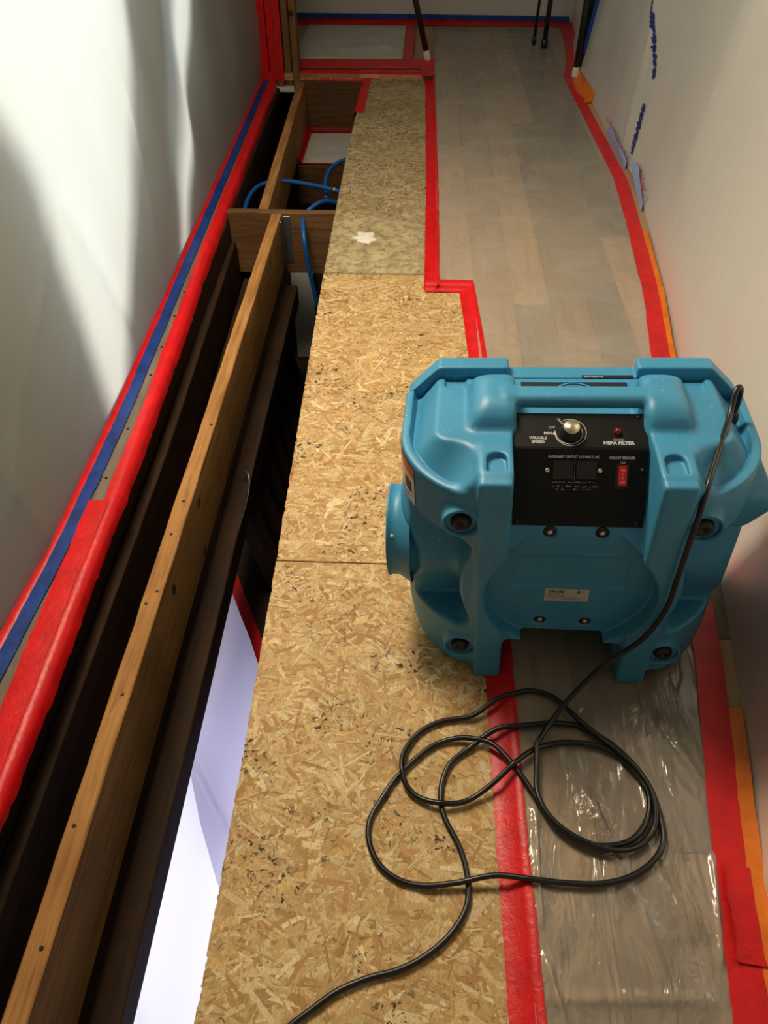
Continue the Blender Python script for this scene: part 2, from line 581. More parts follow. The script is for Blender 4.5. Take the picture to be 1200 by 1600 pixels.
# ------------------------------------------------------------------ setting: walls and ceiling
def wall(name, lo, hi, mat=None):
    o = box(name, lo, hi, mat or MAT['drywall'], None, 0)
    tag(o, kind='structure')
    return o
wall('wall_back', (-1.5, 6.95, -.3), (1.9, 7.05, 2.55))
wall('wall_right', (1.30, -1.2, -.3), (1.40, 7.0, 2.55))
wall('wall_front', (-1.5, -1.3, -2.2), (1.9, -1.2, 2.55))
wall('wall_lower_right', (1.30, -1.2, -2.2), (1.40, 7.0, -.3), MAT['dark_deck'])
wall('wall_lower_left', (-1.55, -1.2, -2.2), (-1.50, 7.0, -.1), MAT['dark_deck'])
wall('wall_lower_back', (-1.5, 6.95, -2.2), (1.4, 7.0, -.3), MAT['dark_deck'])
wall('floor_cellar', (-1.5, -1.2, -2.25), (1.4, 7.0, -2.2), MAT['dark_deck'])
wall('ceiling', (-1.5, -1.3, 2.55), (1.9, 7.05, 2.65))
# unseen left wall of added boards, slanted to cast light bands on the sheet
wl = empty('wall_left_mask', (-1.2, 0, 0))
tag(wl, kind='structure')
def band_mask(poly, x0=-1.20, x1=-1.17):
    k = len(poly)
    vs = [(x0 + 1.2, y, z) for y, z in poly] + [(x1 + 1.2, y, z) for y, z in poly]
    fs = [tuple(range(k)), tuple(range(k, 2 * k))[::-1]] + [(i, k + i, k + (i + 1) % k, (i + 1) % k) for i in range(k)]
    return mesh('band_mask_board', vs, fs, MAT['drywall'], wl)
band_mask([(-1.3, -1.1), (1.94, -1.1), (1.94, .6), (1.97, .85), (1.80, 1.22), (1.7, 2.55), (-1.3, 2.55)])
band_mask([(2.10, -1.1), (2.96, -1.1), (2.98, .08), (3.72, .92), (4.2, 1.6), (3.7, 1.6), (2.98, .95), (2.42, .40), (2.10, .12)])
band_mask([(3.04, -1.1), (7.0, -1.1), (7.0, 2.55), (5.4, 2.55), (4.15, .98), (3.06, .06)])
band_mask([(1.75, 2.3), (5.4, 2.3), (5.4, 2.55), (1.75, 2.55)])
band_mask([(1.75, -1.1), (3.04, -1.1), (3.04, -.06), (1.75, -.06)])

# ------------------------------------------------------------------ left wall foot: plate, film, tapes
PB = [(-.6, -.955), (.5, -.935), (1.026, -.925), (1.356, -.907), (2.01, -.908), (3.175, -.934), (5.09, -.968), (5.40, -.975)]   # blue tape line (y, x)
PL = [(-.6, -.80), (.3, -.80), (.658, -.80), (1.165, -.81), (2.02, -.824), (3.12, -.867), (5.09, -.91), (5.40, -.915)]          # lower edge
fx = lambda P, y: np.interp(y, [a for a, _ in P], [b for _, b in P])
ys = np.linspace(-.5, 5.40, 60)
plate = prism('bottom_plate', [(-1.06, -.5), (-1.06, 5.4)] + [(float(fx(PL, y)) - .006, y) for y in ys[::-1]], -.040, -.002, MAT['grey_plate'])
tag(plate, 'greyed timber wall plate under the tapes along left sheet', 'timber plate')

def left_film(S, T):
    y = -.4 + 5.85 * S
    z = -.002 + 2.5 * T ** 1.15
    x = fx(PB, y) - .030 - .04 * z
    x = x + waves(y, z, .020, 5.5, 21, 9, (1.6, .35)) * np.clip(z * 3, 0, 1)
    x = x + .05 * np.clip(z * 1.5, 0, 1) * np.exp(-((y - (2.9 + .75 * z)) / .10) ** 2) * -.5
    x = x + folds(y, z, [(1.0, .05, 2.6, 1.0, .006, .008), (1.5, .02, 2.3, .7, .006, .01), (2.2, .1, 3.6, 1.2, .004, .01), (2.3, .0, 2.0, .7, -.012, .03), (2.62, .0, 2.75, .8, .012, .03), (1.35, .0, 1.25, .7, .012, .03)])
    return x, y, z
o = film('plastic_sheet', left_film, 260, 110, MAT['left_film'])
tag(o, 'backlit milky plastic sheet hanging along the left side, glowing with daylight', 'plastic sheet')

pathB = [(float(fx(PB, y)), y) for y in np.linspace(.2, 5.39, 40)]
pathL = [(float(fx(PL, y)), y) for y in np.linspace(.2, 5.39, 40)]
o = ribbon('red_tape', pathB, [(-.046, .030), (-.033, .014), (-.026, .004), (-.014, .0015)], MAT['red'], seed=3, jit=.0012)
tag(o, 'red tape sealing the foot of the backlit left sheet, above the blue strip', 'tape')
o = ribbon('blue_tape', pathB, [(-.017, .0030), (.0, .0032), (.020, .0030)], MAT['blue'], seed=4, jit=.0008)
tag(o, 'long straight blue tape strip at the foot of the left sheet', 'tape')
o = ribbon('red_tape', [(x, y) for x, y in pathL], [(-.034, .0035), (-.016, .004), (-.002, .002), (.008, -.012), (.010, -.040)], MAT['red'], seed=5, jit=.0016)
tag(o, 'crinkled red tape folded over the plate edge beside the open joists', 'tape')
o = ribbon('red_tape', [(float(fx(PL, y)) - .055, y) for y in np.linspace(.2, 1.52, 20)], [(-.020, .005), (0, .0062), (.036, .0062)], MAT['red'], seed=6, jit=.0012)
tag(o, 'extra red tape patch covering the wall plate at the near left', 'tape')
# screw heads on the bare plate
for i, y in enumerate((1.62, 1.85, 2.14, 2.31, 2.52, 2.70, 3.05)):
    bm = bmesh.new()
    bmesh.ops.create_cone(bm, cap_ends=True, segments=10, radius1=.005, radius2=.0035, depth=.003)
    for v in bm.verts:
        v.co += Vector((float(fx(PB, y)) + .034, y, -.001))
    from_bm('screw_head', bm, MAT['black_metal'], plate)

# ------------------------------------------------------------------ floor framing on the left
o = beam('floor_joist', [(-.634, -.3), (-.637, 3.46)], .046, -.262, -.018, MAT['joist'], seed=1)
tag(o, 'long sunlit timber floor joist running from near left corner to the cross beam', 'joist')
MAIN_J = o
for i, (dx, y) in enumerate([(.006, .40), (-.008, .62), (.004, .92), (-.01, 1.18), (.008, 1.22), (0, 1.55), (.01, 1.9), (-.004, 1.42)]):
    bm = bmesh.new()
    bmesh.ops.create_cone(bm, cap_ends=True, segments=8, radius1=.0045, radius2=.0035, depth=.003)
    for v in bm.verts:
        v.co += Vector((-.634 + dx, y, -.0165))
    from_bm('nail_head', bm, MAT['black_metal'], MAIN_J)
o = beam('floor_joist', [(-.705, 3.505), (-.755, 5.44)], .045, -.262, -.018, MAT['joist'], seed=2)
tag(o, 'weathered far floor joist leading from the cross beam to the taped post', 'joist')
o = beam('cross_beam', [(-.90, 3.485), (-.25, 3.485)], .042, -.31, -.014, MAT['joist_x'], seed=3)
tag(o, 'timber cross beam spanning between the left plate and the strand board', 'beam')
hang = o
box('joist_hanger', (-.611, 3.40, -.255), (-.607, 3.466, -.03), MAT['steel'], hang, .0008)
box('joist_hanger', (-.611, 3.460, -.255), (-.575, 3.464, -.03), MAT['steel'], hang, .0008)
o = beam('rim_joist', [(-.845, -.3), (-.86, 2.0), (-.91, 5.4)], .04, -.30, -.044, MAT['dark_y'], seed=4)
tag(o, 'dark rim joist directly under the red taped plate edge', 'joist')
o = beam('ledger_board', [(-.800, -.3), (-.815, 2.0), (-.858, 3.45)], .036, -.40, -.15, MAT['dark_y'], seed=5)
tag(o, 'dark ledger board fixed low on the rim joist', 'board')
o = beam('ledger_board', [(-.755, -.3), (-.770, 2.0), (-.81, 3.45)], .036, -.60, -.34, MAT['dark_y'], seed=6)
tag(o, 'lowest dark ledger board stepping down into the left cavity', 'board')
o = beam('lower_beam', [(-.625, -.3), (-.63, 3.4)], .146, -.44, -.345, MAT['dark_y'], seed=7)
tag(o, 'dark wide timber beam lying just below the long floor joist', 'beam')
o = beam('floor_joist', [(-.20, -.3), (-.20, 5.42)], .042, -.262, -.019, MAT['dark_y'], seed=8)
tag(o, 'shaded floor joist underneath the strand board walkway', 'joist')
# studs of the lower storey, seen in the gap
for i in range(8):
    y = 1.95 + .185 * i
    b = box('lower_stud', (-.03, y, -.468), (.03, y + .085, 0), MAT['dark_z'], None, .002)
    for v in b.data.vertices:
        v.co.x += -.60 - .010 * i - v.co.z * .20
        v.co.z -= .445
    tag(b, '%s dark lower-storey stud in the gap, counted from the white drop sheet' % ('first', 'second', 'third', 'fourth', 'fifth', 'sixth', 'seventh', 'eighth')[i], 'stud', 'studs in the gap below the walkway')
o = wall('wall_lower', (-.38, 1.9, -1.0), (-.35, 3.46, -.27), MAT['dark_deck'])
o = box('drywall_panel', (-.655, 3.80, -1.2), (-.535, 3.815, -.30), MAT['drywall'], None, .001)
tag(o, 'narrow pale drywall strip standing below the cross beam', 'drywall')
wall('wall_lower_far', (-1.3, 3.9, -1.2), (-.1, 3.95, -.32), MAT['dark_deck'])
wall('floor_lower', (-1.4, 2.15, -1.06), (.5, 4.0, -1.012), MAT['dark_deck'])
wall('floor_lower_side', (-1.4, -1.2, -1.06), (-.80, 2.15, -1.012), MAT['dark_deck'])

def white_film(S, T):
    x = -.84 + .60 * S
    y = -.2 + 2.4 * T
    z = -1.0 + waves(x, y, .012, 6, 31, 7, (1.4, .8)) + folds(x, y, [(-.78, 1.35, -.50, .95, .07, .05), (-.80, .6, -.45, .15, .02, .02), (-.6, 1.9, -.75, 1.2, .012, .015)])
    return x, y, z
o = film('drop_sheet', white_film, 60, 120, MAT['white_film'])
tag(o, 'brightest lower white plastic drop sheet seen deep in the gap beside the walkway', 'plastic sheet')
def white_flap(S, T):
    x = -.83 + .58 * S
    y0 = np.interp(x, [-.83, -.72, -.63, -.54, -.25], [1.42, 1.24, 1.02, .84, .45])
    y = y0 + (2.14 - y0) * T
    z = -.962 + waves(x, y, .008, 7, 33, 7, (1.2, .8)) + .012 * np.exp(-T * 14)
    return x, y, z
o = film('drop_sheet', white_flap, 60, 60, MAT['white_film'])
tag(o, 'lavender-shaded upper fold lying over the bright white drop sheet in the gap', 'plastic sheet')
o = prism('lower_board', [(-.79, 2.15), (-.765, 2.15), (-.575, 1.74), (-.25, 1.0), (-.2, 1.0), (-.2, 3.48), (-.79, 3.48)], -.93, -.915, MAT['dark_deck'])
tag(o, 'dark boarding beyond the red-taped edge of the white drop sheet', 'board')
o = ribbon('red_tape', [(-.770, 2.15), (-.680, 1.95), (-.575, 1.735), (-.4, 1.34)], [(-.03, -.912), (0, -.911), (.012, -.915)], MAT['red'], seed=7)
tag(o, 'thin red tape along the dark far edge of the white drop sheet', 'tape')
o = ribbon('red_tape', [(-.738, 1.90), (-.728, 1.72), (-.742, 1.50)], [(-.02, -.955), (.0, -.94), (.022, -.945)], MAT['red'], seed=8, jit=.006)
tag(o, 'torn dark red tape scrap on the left of the white drop sheet', 'tape')

# sunken box at the far end of the opening
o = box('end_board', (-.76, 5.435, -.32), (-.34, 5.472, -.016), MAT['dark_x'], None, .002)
tag(o, 'timber end board closing the far end of the opening', 'board')
o = film('box_sheet', lambda S, T: (-.735 + .35 * S, 4.87 + .56 * T, -.315 + waves(S * .35, T * .56, .004, 14, 5)), 30, 40, MAT['wall_film'])
tag(o, 'grey plastic lining the bottom of the far sunken box', 'plastic sheet')
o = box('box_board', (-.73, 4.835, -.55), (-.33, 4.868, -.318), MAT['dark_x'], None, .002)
tag(o, 'dark timber board on the near side of the far sunken box', 'board')
o = ribbon('red_tape', [(-.735, 5.40), (-.385, 5.40)], [(-.035, -.308), (0, -.306), (.03, -.27)], MAT['red'], seed=9)
tag(o, 'red tape along the back foot of the far sunken box', 'tape')
o = ribbon('red_tape', [(-.735, 4.862), (-.385, 4.862)], [(-.012, -.312), (.012, -.310)], MAT['red'], seed=10)
tag(o, 'narrow red tape on the near rim of the far sunken box', 'tape')
o = ribbon('red_tape', [(-.722, 4.87), (-.722, 5.43)], [(-.006, -.25), (.0, -.304), (.02, -.308)], MAT['red'], seed=11)
tag(o, 'red tape on the left rim of the far sunken box', 'tape')
o = ribbon('red_tape', [(-.342, 4.80), (-.330, 5.46)], [(-.028, -.06), (-.026, -.004), (-.02, .004), (.03, .004)], MAT['red'], seed=12)
tag(o, 'red tape wrapped over the far left corner edge of the strand board', 'tape')

# blue water pipes in the framing
def pipe(pts, label, r=.011):
    o = tube('water_pipe', smooth_path(pts, 40), r, MAT['pex'])
    tag(o, label, 'pipe', 'blue plastic water pipes in the floor opening')
    return o
p1 = pipe([(-.845, 3.68, -.22), (-.855, 3.80, -.14), (-.82, 3.97, -.105), (-.705, 4.05, -.10), (-.53, 4.0, -.10), (-.41, 3.94, -.10), (-.30, 3.90, -.10)], 'blue water pipe arching across the far joist behind the cross beam')
tube('pipe_fitting', [(-.425, 3.948, -.10), (-.40, 3.936, -.10)], .0155, MAT['steel'], p1)
pipe([(-.46, 3.98, -.16), (-.475, 4.12, -.12), (-.45, 4.25, -.10), (-.38, 4.33, -.09), (-.28, 4.36, -.09)], 'short blue water pipe curling under the far strand board edge')
pipe([(-.56, 3.72, -.14), (-.47, 3.79, -.10), (-.39, 3.85, -.125), (-.28, 3.90, -.15)], 'blue water pipe stub just behind the cross beam')
pipe([(-.515, 3.50, -.045), (-.512, 3.43, -.052), (-.50, 3.36, -.10), (-.49, 3.345, -.20), (-.472, 3.35, -.33), (-.455, 3.36, -.45), (-.44, 3.38, -.60)], 'blue water pipe dropping down in front of the cross beam')
tag(tube('loose_wire', smooth_path([(-.60, 1.95, -.30), (-.545, 1.93, -.24), (-.53, 1.86, -.27), (-.56, 1.75, -.36)], 20), .0018, MAT['steel']), 'thin loose wire poking out below the long joist', 'wire')

# ------------------------------------------------------------------ far left post of studs with red tape
post = empty('taped_post', (-.89, 5.47, -.06))
tag(post, 'corner post of wooden studs wrapped in red tape at the far left', 'post')
def ploc(lo, hi):
    b = (-.89, 5.47, -.06)
    return tuple(lo[i] - b[i] for i in range(3)), tuple(hi[i] - b[i] for i in range(3))
for (x0, x1, y0) in ((-1.015, -.962, 5.455), (-.955, -.915, 5.475), (-.908, -.865, 5.46), (-.858, -.815, 5.485), (-.805, -.765, 5.455)):
    lo, hi = ploc((x0, y0, -.05), (x1, y0 + .09, 2.5))
    box('stud', lo, hi, MAT['stud_z'], post, .003)
for (x0, x1, y0) in ((-1.03, -.955, 5.449), (-.952, -.905, 5.468), (-.900, -.862, 5.452)):
    lo, hi = ploc((x0, y0, -.02), (x1, y0 + .004, 2.4))
    box('red_tape_strip', lo, hi, MAT['red'], post, .0008)
lo, hi = ploc((-.935, 5.44, -.08), (-.80, 5.50, -.052))
box('base_shim', lo, hi, MAT['white_cap'], post, .003)

# ------------------------------------------------------------------ floor film, right and far films
TR_IN = [(.0, .52), (.33, .558), (.65, .604), (.97, .664), (1.4, .72), (2.326, .835), (2.70, .887), (3.25, .928), (3.80, .953), (4.41, .953), (5.42, .928)]
TR_OUT = [(.0, .60), (.35, .622), (.53, .640), (1.0, .722), (1.4, .776), (2.33, .890), (2.70, .936), (3.25, .983), (3.81, 1.030), (4.41, 1.005), (5.42, .980)]

def floor_film(S, T, y0=.08, y1=2.06, dz=0.0, cr=1.0):
    y = y0 + (y1 - y0) * T
    xl = np.where(y < 2.76, .236, .100)
    xr = np.where(y < 5.42, fx(TR_OUT, y) - .01, 1.12)
    x = xl + (xr - xl) * S
    z = ZP + .0022 + dz + cr * np.abs(waves(x, y, .0018, 22, 41, 12)) + .7 * cr * np.abs(waves(x, y, .0013, 70, 42, 12, (1.4, .45)))
    z = z + folds(x, y, [(.50, 1.05, .60, .80, .006, .006), (.55, .90, .62, .72, .007, .005), (.40, .95, .47, .72, .005, .006), (.38, .72, .43, .50, .008, .010),
                         (.30, .95, .36, .70, .005, .006), (.44, .52, .47, .34, .006, .008), (.60, .62, .56, .40, .008, .006), (.27, .70, .26, .45, .007, .006),
                         (.26, .42, .29, .28, .009, .007), (.255, 2.02, .70, 2.16, .006, .010), (.25, 2.45, .40, 2.35, .004, .01), (.24, .35, .55, .36, .004, .006),
                         (.5, 1.0, .58, .92, .004, .004), (.48, .80, .50, .62, .006, .007), (.33, .85, .40, .62, .004, .005)])
    return x, y, z
o = film('floor_sheet', floor_film, 130, 300, MAT['floor_film'])
tag(o, 'clear crinkled plastic sheet on the hardwood under the cord and machine', 'plastic sheet')
o = film('floor_sheet', lambda S, T: floor_film(S, T, 2.03, 6.76, .0012, .35), 100, 420, MAT['far_film'])
tag(o, 'long hazy plastic sheet over the hardwood floor beyond the machine', 'plastic sheet')

def floor_film2(S, T):
    x = -.84 + .79 * S
    y = 5.69 + 1.04 * T
    z = ZP + .003 + np.clip(np.minimum(S, 1 - S) * 8, 0, 1) * np.clip(np.minimum(T, 1 - T) * 8, 0, 1) * np.abs(waves(x, y, .009, 12, 43, 10)) + folds(x, y, [(-.4, 6.5, -.16, 6.0, .012, .02), (-.6, 6.6, -.5, 5.9, .012, .02)])
    return x, y, z
o = film('floor_sheet', floor_film2, 60, 60, MAT['wall_film'])
tag(o, 'small grey plastic sheet taped down beyond the far end board', 'plastic sheet')

def right_film(S, T):
    y = -.3 + 5.75 * S
    z = ZP + .004 + 2.5 * T ** 1.3
    x = fx(TR_OUT, y) + .028 + .10 * z + .02 * np.clip(z * 5, 0, 1)
    x = x + waves(y, z, .022, 5, 51, 9, (1.7, .3)) * np.clip(z * 4, 0, 1)
    x = x + folds(y, z, [(2.95, -.1, 3.15, 1.2, -.010, .004), (.55, .0, .62, .8, -.02, .02), (.75, .0, .70, .7, .02, .02), (1.0, .05, .70, .35, -.006, .006), (.9, .2, .55, .5, -.006, .006),
                         (3.6, 1.0, 4.6, .1, -.004, .006), (2.4, .9, 3.4, .2, -.004, .006), (3.0, .9, 3.3, .3, -.004, .005), (1.9, .7, 2.6, .1, -.003, .005), (4.1, .0, 4.3, 1.0, -.02, .05)])
    return x, y, z
o = film('plastic_sheet', right_film, 280, 110, MAT['wall_film'])
tag(o, 'hazy plastic sheet hanging along the right side behind the blue machine', 'plastic sheet')

def corner_film(S, T):
    y = 5.44 + 1.34 * S
    z = ZP + .004 + 2.5 * T
    x = .99 + .16 * S + .04 * z + waves(y, z, .01, 7, 52, 6, (1.5, .4))
    return x, y, z
o = film('plastic_sheet', corner_film, 40, 60, MAT['wall_film'])
tag(o, 'shaded plastic sheet return in the far right corner behind the pole', 'plastic sheet')
def back_film(S, T):
    x = -1.02 + 2.2 * S
    z = ZP + .004 + 2.5 * T
    y = 6.80 + waves(x, z, .015, 5, 53, 8, (1.5, .4)) * np.clip(z * 4, 0, 1)
    return x, y, z
o = film('plastic_sheet', back_film, 90, 50, MAT['wall_film'])
tag(o, 'dim plastic sheet closing the far end behind the black poles', 'plastic sheet')

# tapes on the right-hand floor
ZT = ZP + .006
o = ribbon('red_tape', [(.222, .15), (.218, .6), (.219, 1.0), (.228, 1.6), (.2275, 2.30), (.208, 2.765)], [(-.026, .0022), (-.010, .0045), (.014, .0205), (.022, ZT), (.032, ZT)], MAT['red'], seed=13)
tag(o, 'red tape between strand board and plastic, running under the blue machine', 'tape')
o = ribbon('red_tape', [(.072, 2.745), (.078, 3.6), (.075, 4.6), (.070, 5.43)], [(-.026, .0022), (.014, .0030), (.022, .016), (.025, ZT), (.032, ZT)], MAT['red'], seed=14)
tag(o, 'long red tape along the far strand board edge up to the black pole', 'tape')
o = ribbon('red_tape', [(.050, 2.762), (.236, 2.762)], [(-.022, ZT + .002), (.0, ZT + .002), (.012, .016), (.016, .0040), (.032, .0036)], MAT['red'], seed=15)
tag(o, 'short red tape crosspiece at the step in the plastic edge', 'tape')
mids = [(float((fx(TR_IN, y) + fx(TR_OUT, y)) / 2), y) for y in np.linspace(.1, 5.42, 60)]
wr = .030
o = ribbon('red_tape', mids, [(-wr, ZT), (0, ZT + .001), (wr, ZT + .0015)], MAT['red'], seed=16, jit=.001)
tag(o, 'wide red tape curving along the foot of the right sheet', 'tape')
o = ribbon('orange_tape', [(x + .044, y) for x, y in mids if y < .98], [(-.020, ZT + .0005), (.0, ZT + .001), (.016, ZT + .004)], MAT['orange'], seed=17)
tag(o, 'orange tape strip beside the red tape in the near right corner', 'tape')
o = ribbon('orange_tape', [(x + .038, y) for x, y in mids if 2.0 < y < 3.3], [(-.016, ZT + .0005), (.0, ZT + .001), (.012, ZT + .004)], MAT['orange'], seed=18)
tag(o, 'thin orange tape edge showing behind the machine along the right sheet', 'tape')
o = ribbon('orange_tape', [(1.000, 4.95), (.985, 5.2), (.985, 5.44)], [(-.012, ZT + .002), (.02, ZT + .004), (.035, ZT + .05)], MAT['orange'], seed=19, jit=.006)
tag(o, 'crumpled orange tape around the foot of the far right pole', 'tape')
o = ribbon('red_tape', [(.638, .575), (.628, .50), (.617, .41)], [(-.018, ZT + .003), (.006, ZT + .007), (.020, ZT + .004), (.034, ZT + .010)], MAT['red'], seed=20, jit=.002)
tag(o, 'loose crumpled red tape flap over the orange strip in the near right corner', 'tape')
# far end tapes
o = ribbon('red_tape', [(-.85, 5.705), (.10, 5.735)], [(-.05, ZT + .009), (.05, ZT + .009), (.15, ZT + .004)], MAT['red'], seed=21)
tag(o, 'red tape across the floor in front of the small far sheet', 'tape')
o = ribbon('red_tape', [(-.80, 5.50), (.05, 5.50)], [(-.040, ZT), (.012, ZT), (.024, .01), (.026, -.03)], MAT['red'], seed=22)
tag(o, 'red tape folded over the far end board of the opening', 'tape')
o = ribbon('red_tape', [(-.075, 5.70), (-.065, 6.74)], [(-.035, ZT + .010), (.035, ZT + .010)], MAT['red'], seed=23)
tag(o, 'red tape on the right border of the small far sheet', 'tape')
o = ribbon('red_tape', [(.045, 5.42), (.06, 5.80)], [(-.03, ZT + .006), (.05, ZT + .006)], MAT['red'], seed=24, jit=.006)
tag(o, 'overlapping red tape patch under the foot of the leaning pole', 'tape')
o = ribbon('red_tape', [(-.95, 6.745), (1.12, 6.745)], [(-.035, ZP + .03), (.0, ZT), (.04, ZT)], MAT['red'], seed=25)
tag(o, 'red tape along the foot of the far end sheet', 'tape')
o = ribbon('blue_tape', [(-.95, 6.778), (.1, 6.775), (.3, 6.765), (1.12, 6.745)], [(-.012, ZP + .062), (0, ZP + .045), (.012, ZP + .034)], MAT['blue'], seed=26)
tag(o, 'blue tape above the red strip along the foot of the far end sheet', 'tape')
o = ribbon('red_tape', [(.965, 5.44), (1.03, 5.8), (1.075, 6.3), (1.10, 6.74)], [(-.045, ZT), (.02, ZT + .002), (.04, ZT + .03)], MAT['red'], seed=27)
tag(o, 'curved red tape behind the far right pole', 'tape')
# upright blue and orange tapes in the far right corner
def upright_tape(name, x, y, w, z0, z1, mat, label, lean=.04):
    r = np.random.default_rng(int(x * 1000))
    vs, fs = [], []
    zs = np.linspace(z0, z1, 30)
    for z in zs:
        dx = lean * z + .002 * r.normal()
        for (ox, oy) in ((-w / 2, 0), (w / 2, 0), (w / 2, .0012), (-w / 2, .0012)):
            vs.append((x + dx + ox, y + oy, z))
    for i in range(len(zs) - 1):
        for k in range(4):
            fs.append((4 * i + k, 4 * i + (k + 1) % 4, 4 * i + 4 + (k + 1) % 4, 4 * i + 4 + k))
    return tag(mesh(name, vs, fs, mat), label, 'tape')
upright_tape('blue_tape', 1.020, 5.44, .042, .16, 2.4, MAT['blue'], 'upright blue tape in the far right corner beside the pole', .10)
upright_tape('orange_tape', 1.046, 5.442, .010, .14, 2.4, MAT['orange'], 'thin upright orange tape edge beside the upright blue tape', .10)

# ------------------------------------------------------------------ black poles
def pole(name, base, top, r, label, foot=True, group=None):
    o = empty(name, base)
    tag(o, label, 'pole', group)
    b, t = np.array(base), np.array(top)
    d = (t - b) / np.linalg.norm(t - b)
    f = .05 if foot else .0
    tube('shaft', [d * f, d * (f + .3), t - b], r, MAT['black_metal'], o, 14)
    if foot:
        tube('rubber_foot', [d * 0, d * .006, d * .055, d * .06], [r * 1.05, r * 1.25, r * 1.15, r * 1.0], MAT['white_cap'], o, 14)
    else:
        tube('rubber_tip', [d * 0, d * .01, d * .05, d * .055], [r * 1.0, r * 1.45, r * 1.35, r * 1.0], MAT['black_metal'], o, 12)
    return o
pole('support_pole', (.062, 5.77, ZT + .006), (-.62, 5.77, 2.5), .019, 'leaning black support pole standing on the red tape corner')
pole('support_pole', (.992, 5.44, ZT + .004), (.985, 5.38, 2.5), .020, 'black support pole with white foot in the far right corner')
pole('support_pole', (.805, 6.20, ZT), (.86, 6.22, 2.5), .010, 'thinner left rod of the black pair before the far sheet', False)
pole('support_pole', (.868, 6.12, ZT), (.91, 6.14, 2.5), .017, 'thicker right rod of the black pair before the far sheet', False)

# ------------------------------------------------------------------ printed marks and scraps on the right sheet
ink = plain('blue_ink', '#1c2a6e', .5, var=.1)
pale_blue = plain('pale_blue_film', '#8ea6d6', .35, var=.1)
redink = plain('red_ink', '#d64a5a', .5, var=.1)
def right_x(y, z):
    S = np.array([[(y + .3) / 5.75]])
    T = np.array([[((z - ZP - .004) / 2.5) ** (1 / 1.3)]])
    return float(right_film(S, T)[0][0, 0])
def ink_strip(y0, z0, y1, z1, n, w, seed, label):
    r = np.random.default_rng(seed)
    vs, fs = [], []
    for i in range(n):
        t = (i + .5) / n
        yc, zc = y0 + (y1 - y0) * t, z0 + (z1 - z0) * t
        for _ in range(3):
            a, b = r.uniform(-w, w), r.uniform(-.012, .012)
            hw, hh = r.uniform(.006, .018), r.uniform(.004, .012)
            q = [(yc + a - hw, zc + b - hh), (yc + a + hw, zc + b - hh * .4), (yc + a + hw, zc + b + hh), (yc + a - hw * .6, zc + b + hh * .6)]
            k = len(vs)
            vs += [(right_x(y, z) - .004, y, z) for y, z in q]
            fs.append((k, k + 1, k + 2, k + 3))
    o = mesh('printed_marks', vs, fs, ink)
    return tag(o, label, 'print')
ink_strip(4.02, .42, 4.32, .72, 22, .013, 1, 'upper line of smudged blue print on the right sheet')
ink_strip(3.98, .09, 4.02, .30, 18, .013, 2, 'lower line of smudged blue print on the right sheet')
def scrap(pts, lift, mat, name, label, cat):
    vs = [(right_x(y, z) - lift, y, z) for y, z in pts] + [(right_x(y, z) - lift - .002, y, z) for y, z in pts]
    k = len(pts)
    fs = [tuple(range(k)), tuple(range(k, 2 * k))[::-1]] + [(i, (i + 1) % k, k + (i + 1) % k, k + i) for i in range(k)]
    return tag(mesh(name, vs, fs, mat), label, cat)
s1 = scrap([(3.45, .03), (3.62, .035), (3.84, .05), (3.90, .075), (3.83, .10), (3.66, .07), (3.48, .05)], .02, pale_blue, 'film_scrap', 'nearer pale blue printed film scrap lapping over the right red tape', 'film scrap')
s2 = scrap([(3.95, .03), (4.3, .035), (4.42, .05), (4.40, .09), (4.1, .07), (3.96, .06)], .02, pale_blue, 'film_scrap', 'farther pale blue printed film scrap beside the right red tape', 'film scrap')
for s, ys_ in ((s1, np.linspace(3.5, 3.82, 9)), (s2, np.linspace(4.0, 4.45, 9))):
    vs, fs = [], []
    r = np.random.default_rng(3)
    for y in ys_:
        z = .085 + r.uniform(-.008, .012)
        hw, hh = r.uniform(.008, .015), r.uniform(.006, .013)
        k = len(vs)
        vs += [(right_x(y, z) - .024, y - hw, z - hh), (right_x(y, z) - .024, y + hw, z - hh), (right_x(y, z) - .024, y + hw, z + hh), (right_x(y, z) - .024, y - hw, z + hh * .6)]
        fs.append((k, k + 1, k + 2, k + 3))
    mesh('red_print', vs, fs, redink, s)['kind'] = 'stuff'

# ------------------------------------------------------------------ the blue air scrubber
ROOT_LOC = (.3497, .9768, .0135)
ROOT_ROT = (0, -.0636, -.0551)
scrub = empty('air_scrubber', ROOT_LOC, ROOT_ROT)
tag(scrub, 'blue moulded plastic air scrubber with black control panel standing on the walkway', 'air scrubber')
RM = Matrix.LocRotScale(Vector(ROOT_LOC), Euler(ROOT_ROT), None)

def blue_mat():
    m, nt, p, out = new_mat('blue_moulded_plastic')
    n = N(nt)
    v = n.coord()
    f = n.noise(v, 7, 4)
    col = n.ramp(f, [(.3, lin('#3b88b0')), (.7, lin('#4495bd'))])
    scr = n.ramp(n.noise(n.coord((1, 1, .15), (.5, .3, .8)), 90, 3, .6, .4), [(.70, 0.0), (.735, .5)])
    col = n.mix(scr, col, lin('#7fbcd6'))
    spk = n.ramp(n.noise(v, 130, 2, .5), [(.735, 0.0), (.76, .7)])
    col = n.mix(spk, col, lin('#bcd4de'))
    dirt = n.ramp(n.noise(v, 3.2, 5, .65), [(.55, 0.0), (.8, .3)])
    col = n.mix(dirt, col, lin('#2b6078'))
    n.link(col, p.inputs['Base Color'])
    p.inputs['Roughness'].default_value = .42
    p.inputs['Specular IOR Level'].default_value = .45
    n.link(n.bump(n.noise(v, 420, 3), .06, .001), p.inputs['Normal'])
    return m
BLUE = blue_mat()
PANEL = plain('black_powder_coat', '#060607', .48, spec=.25, var=.2, scale=20, bump=.05, bscale=900)
RUBBER = plain('black_rubber', '#16171a', .5, var=.1)
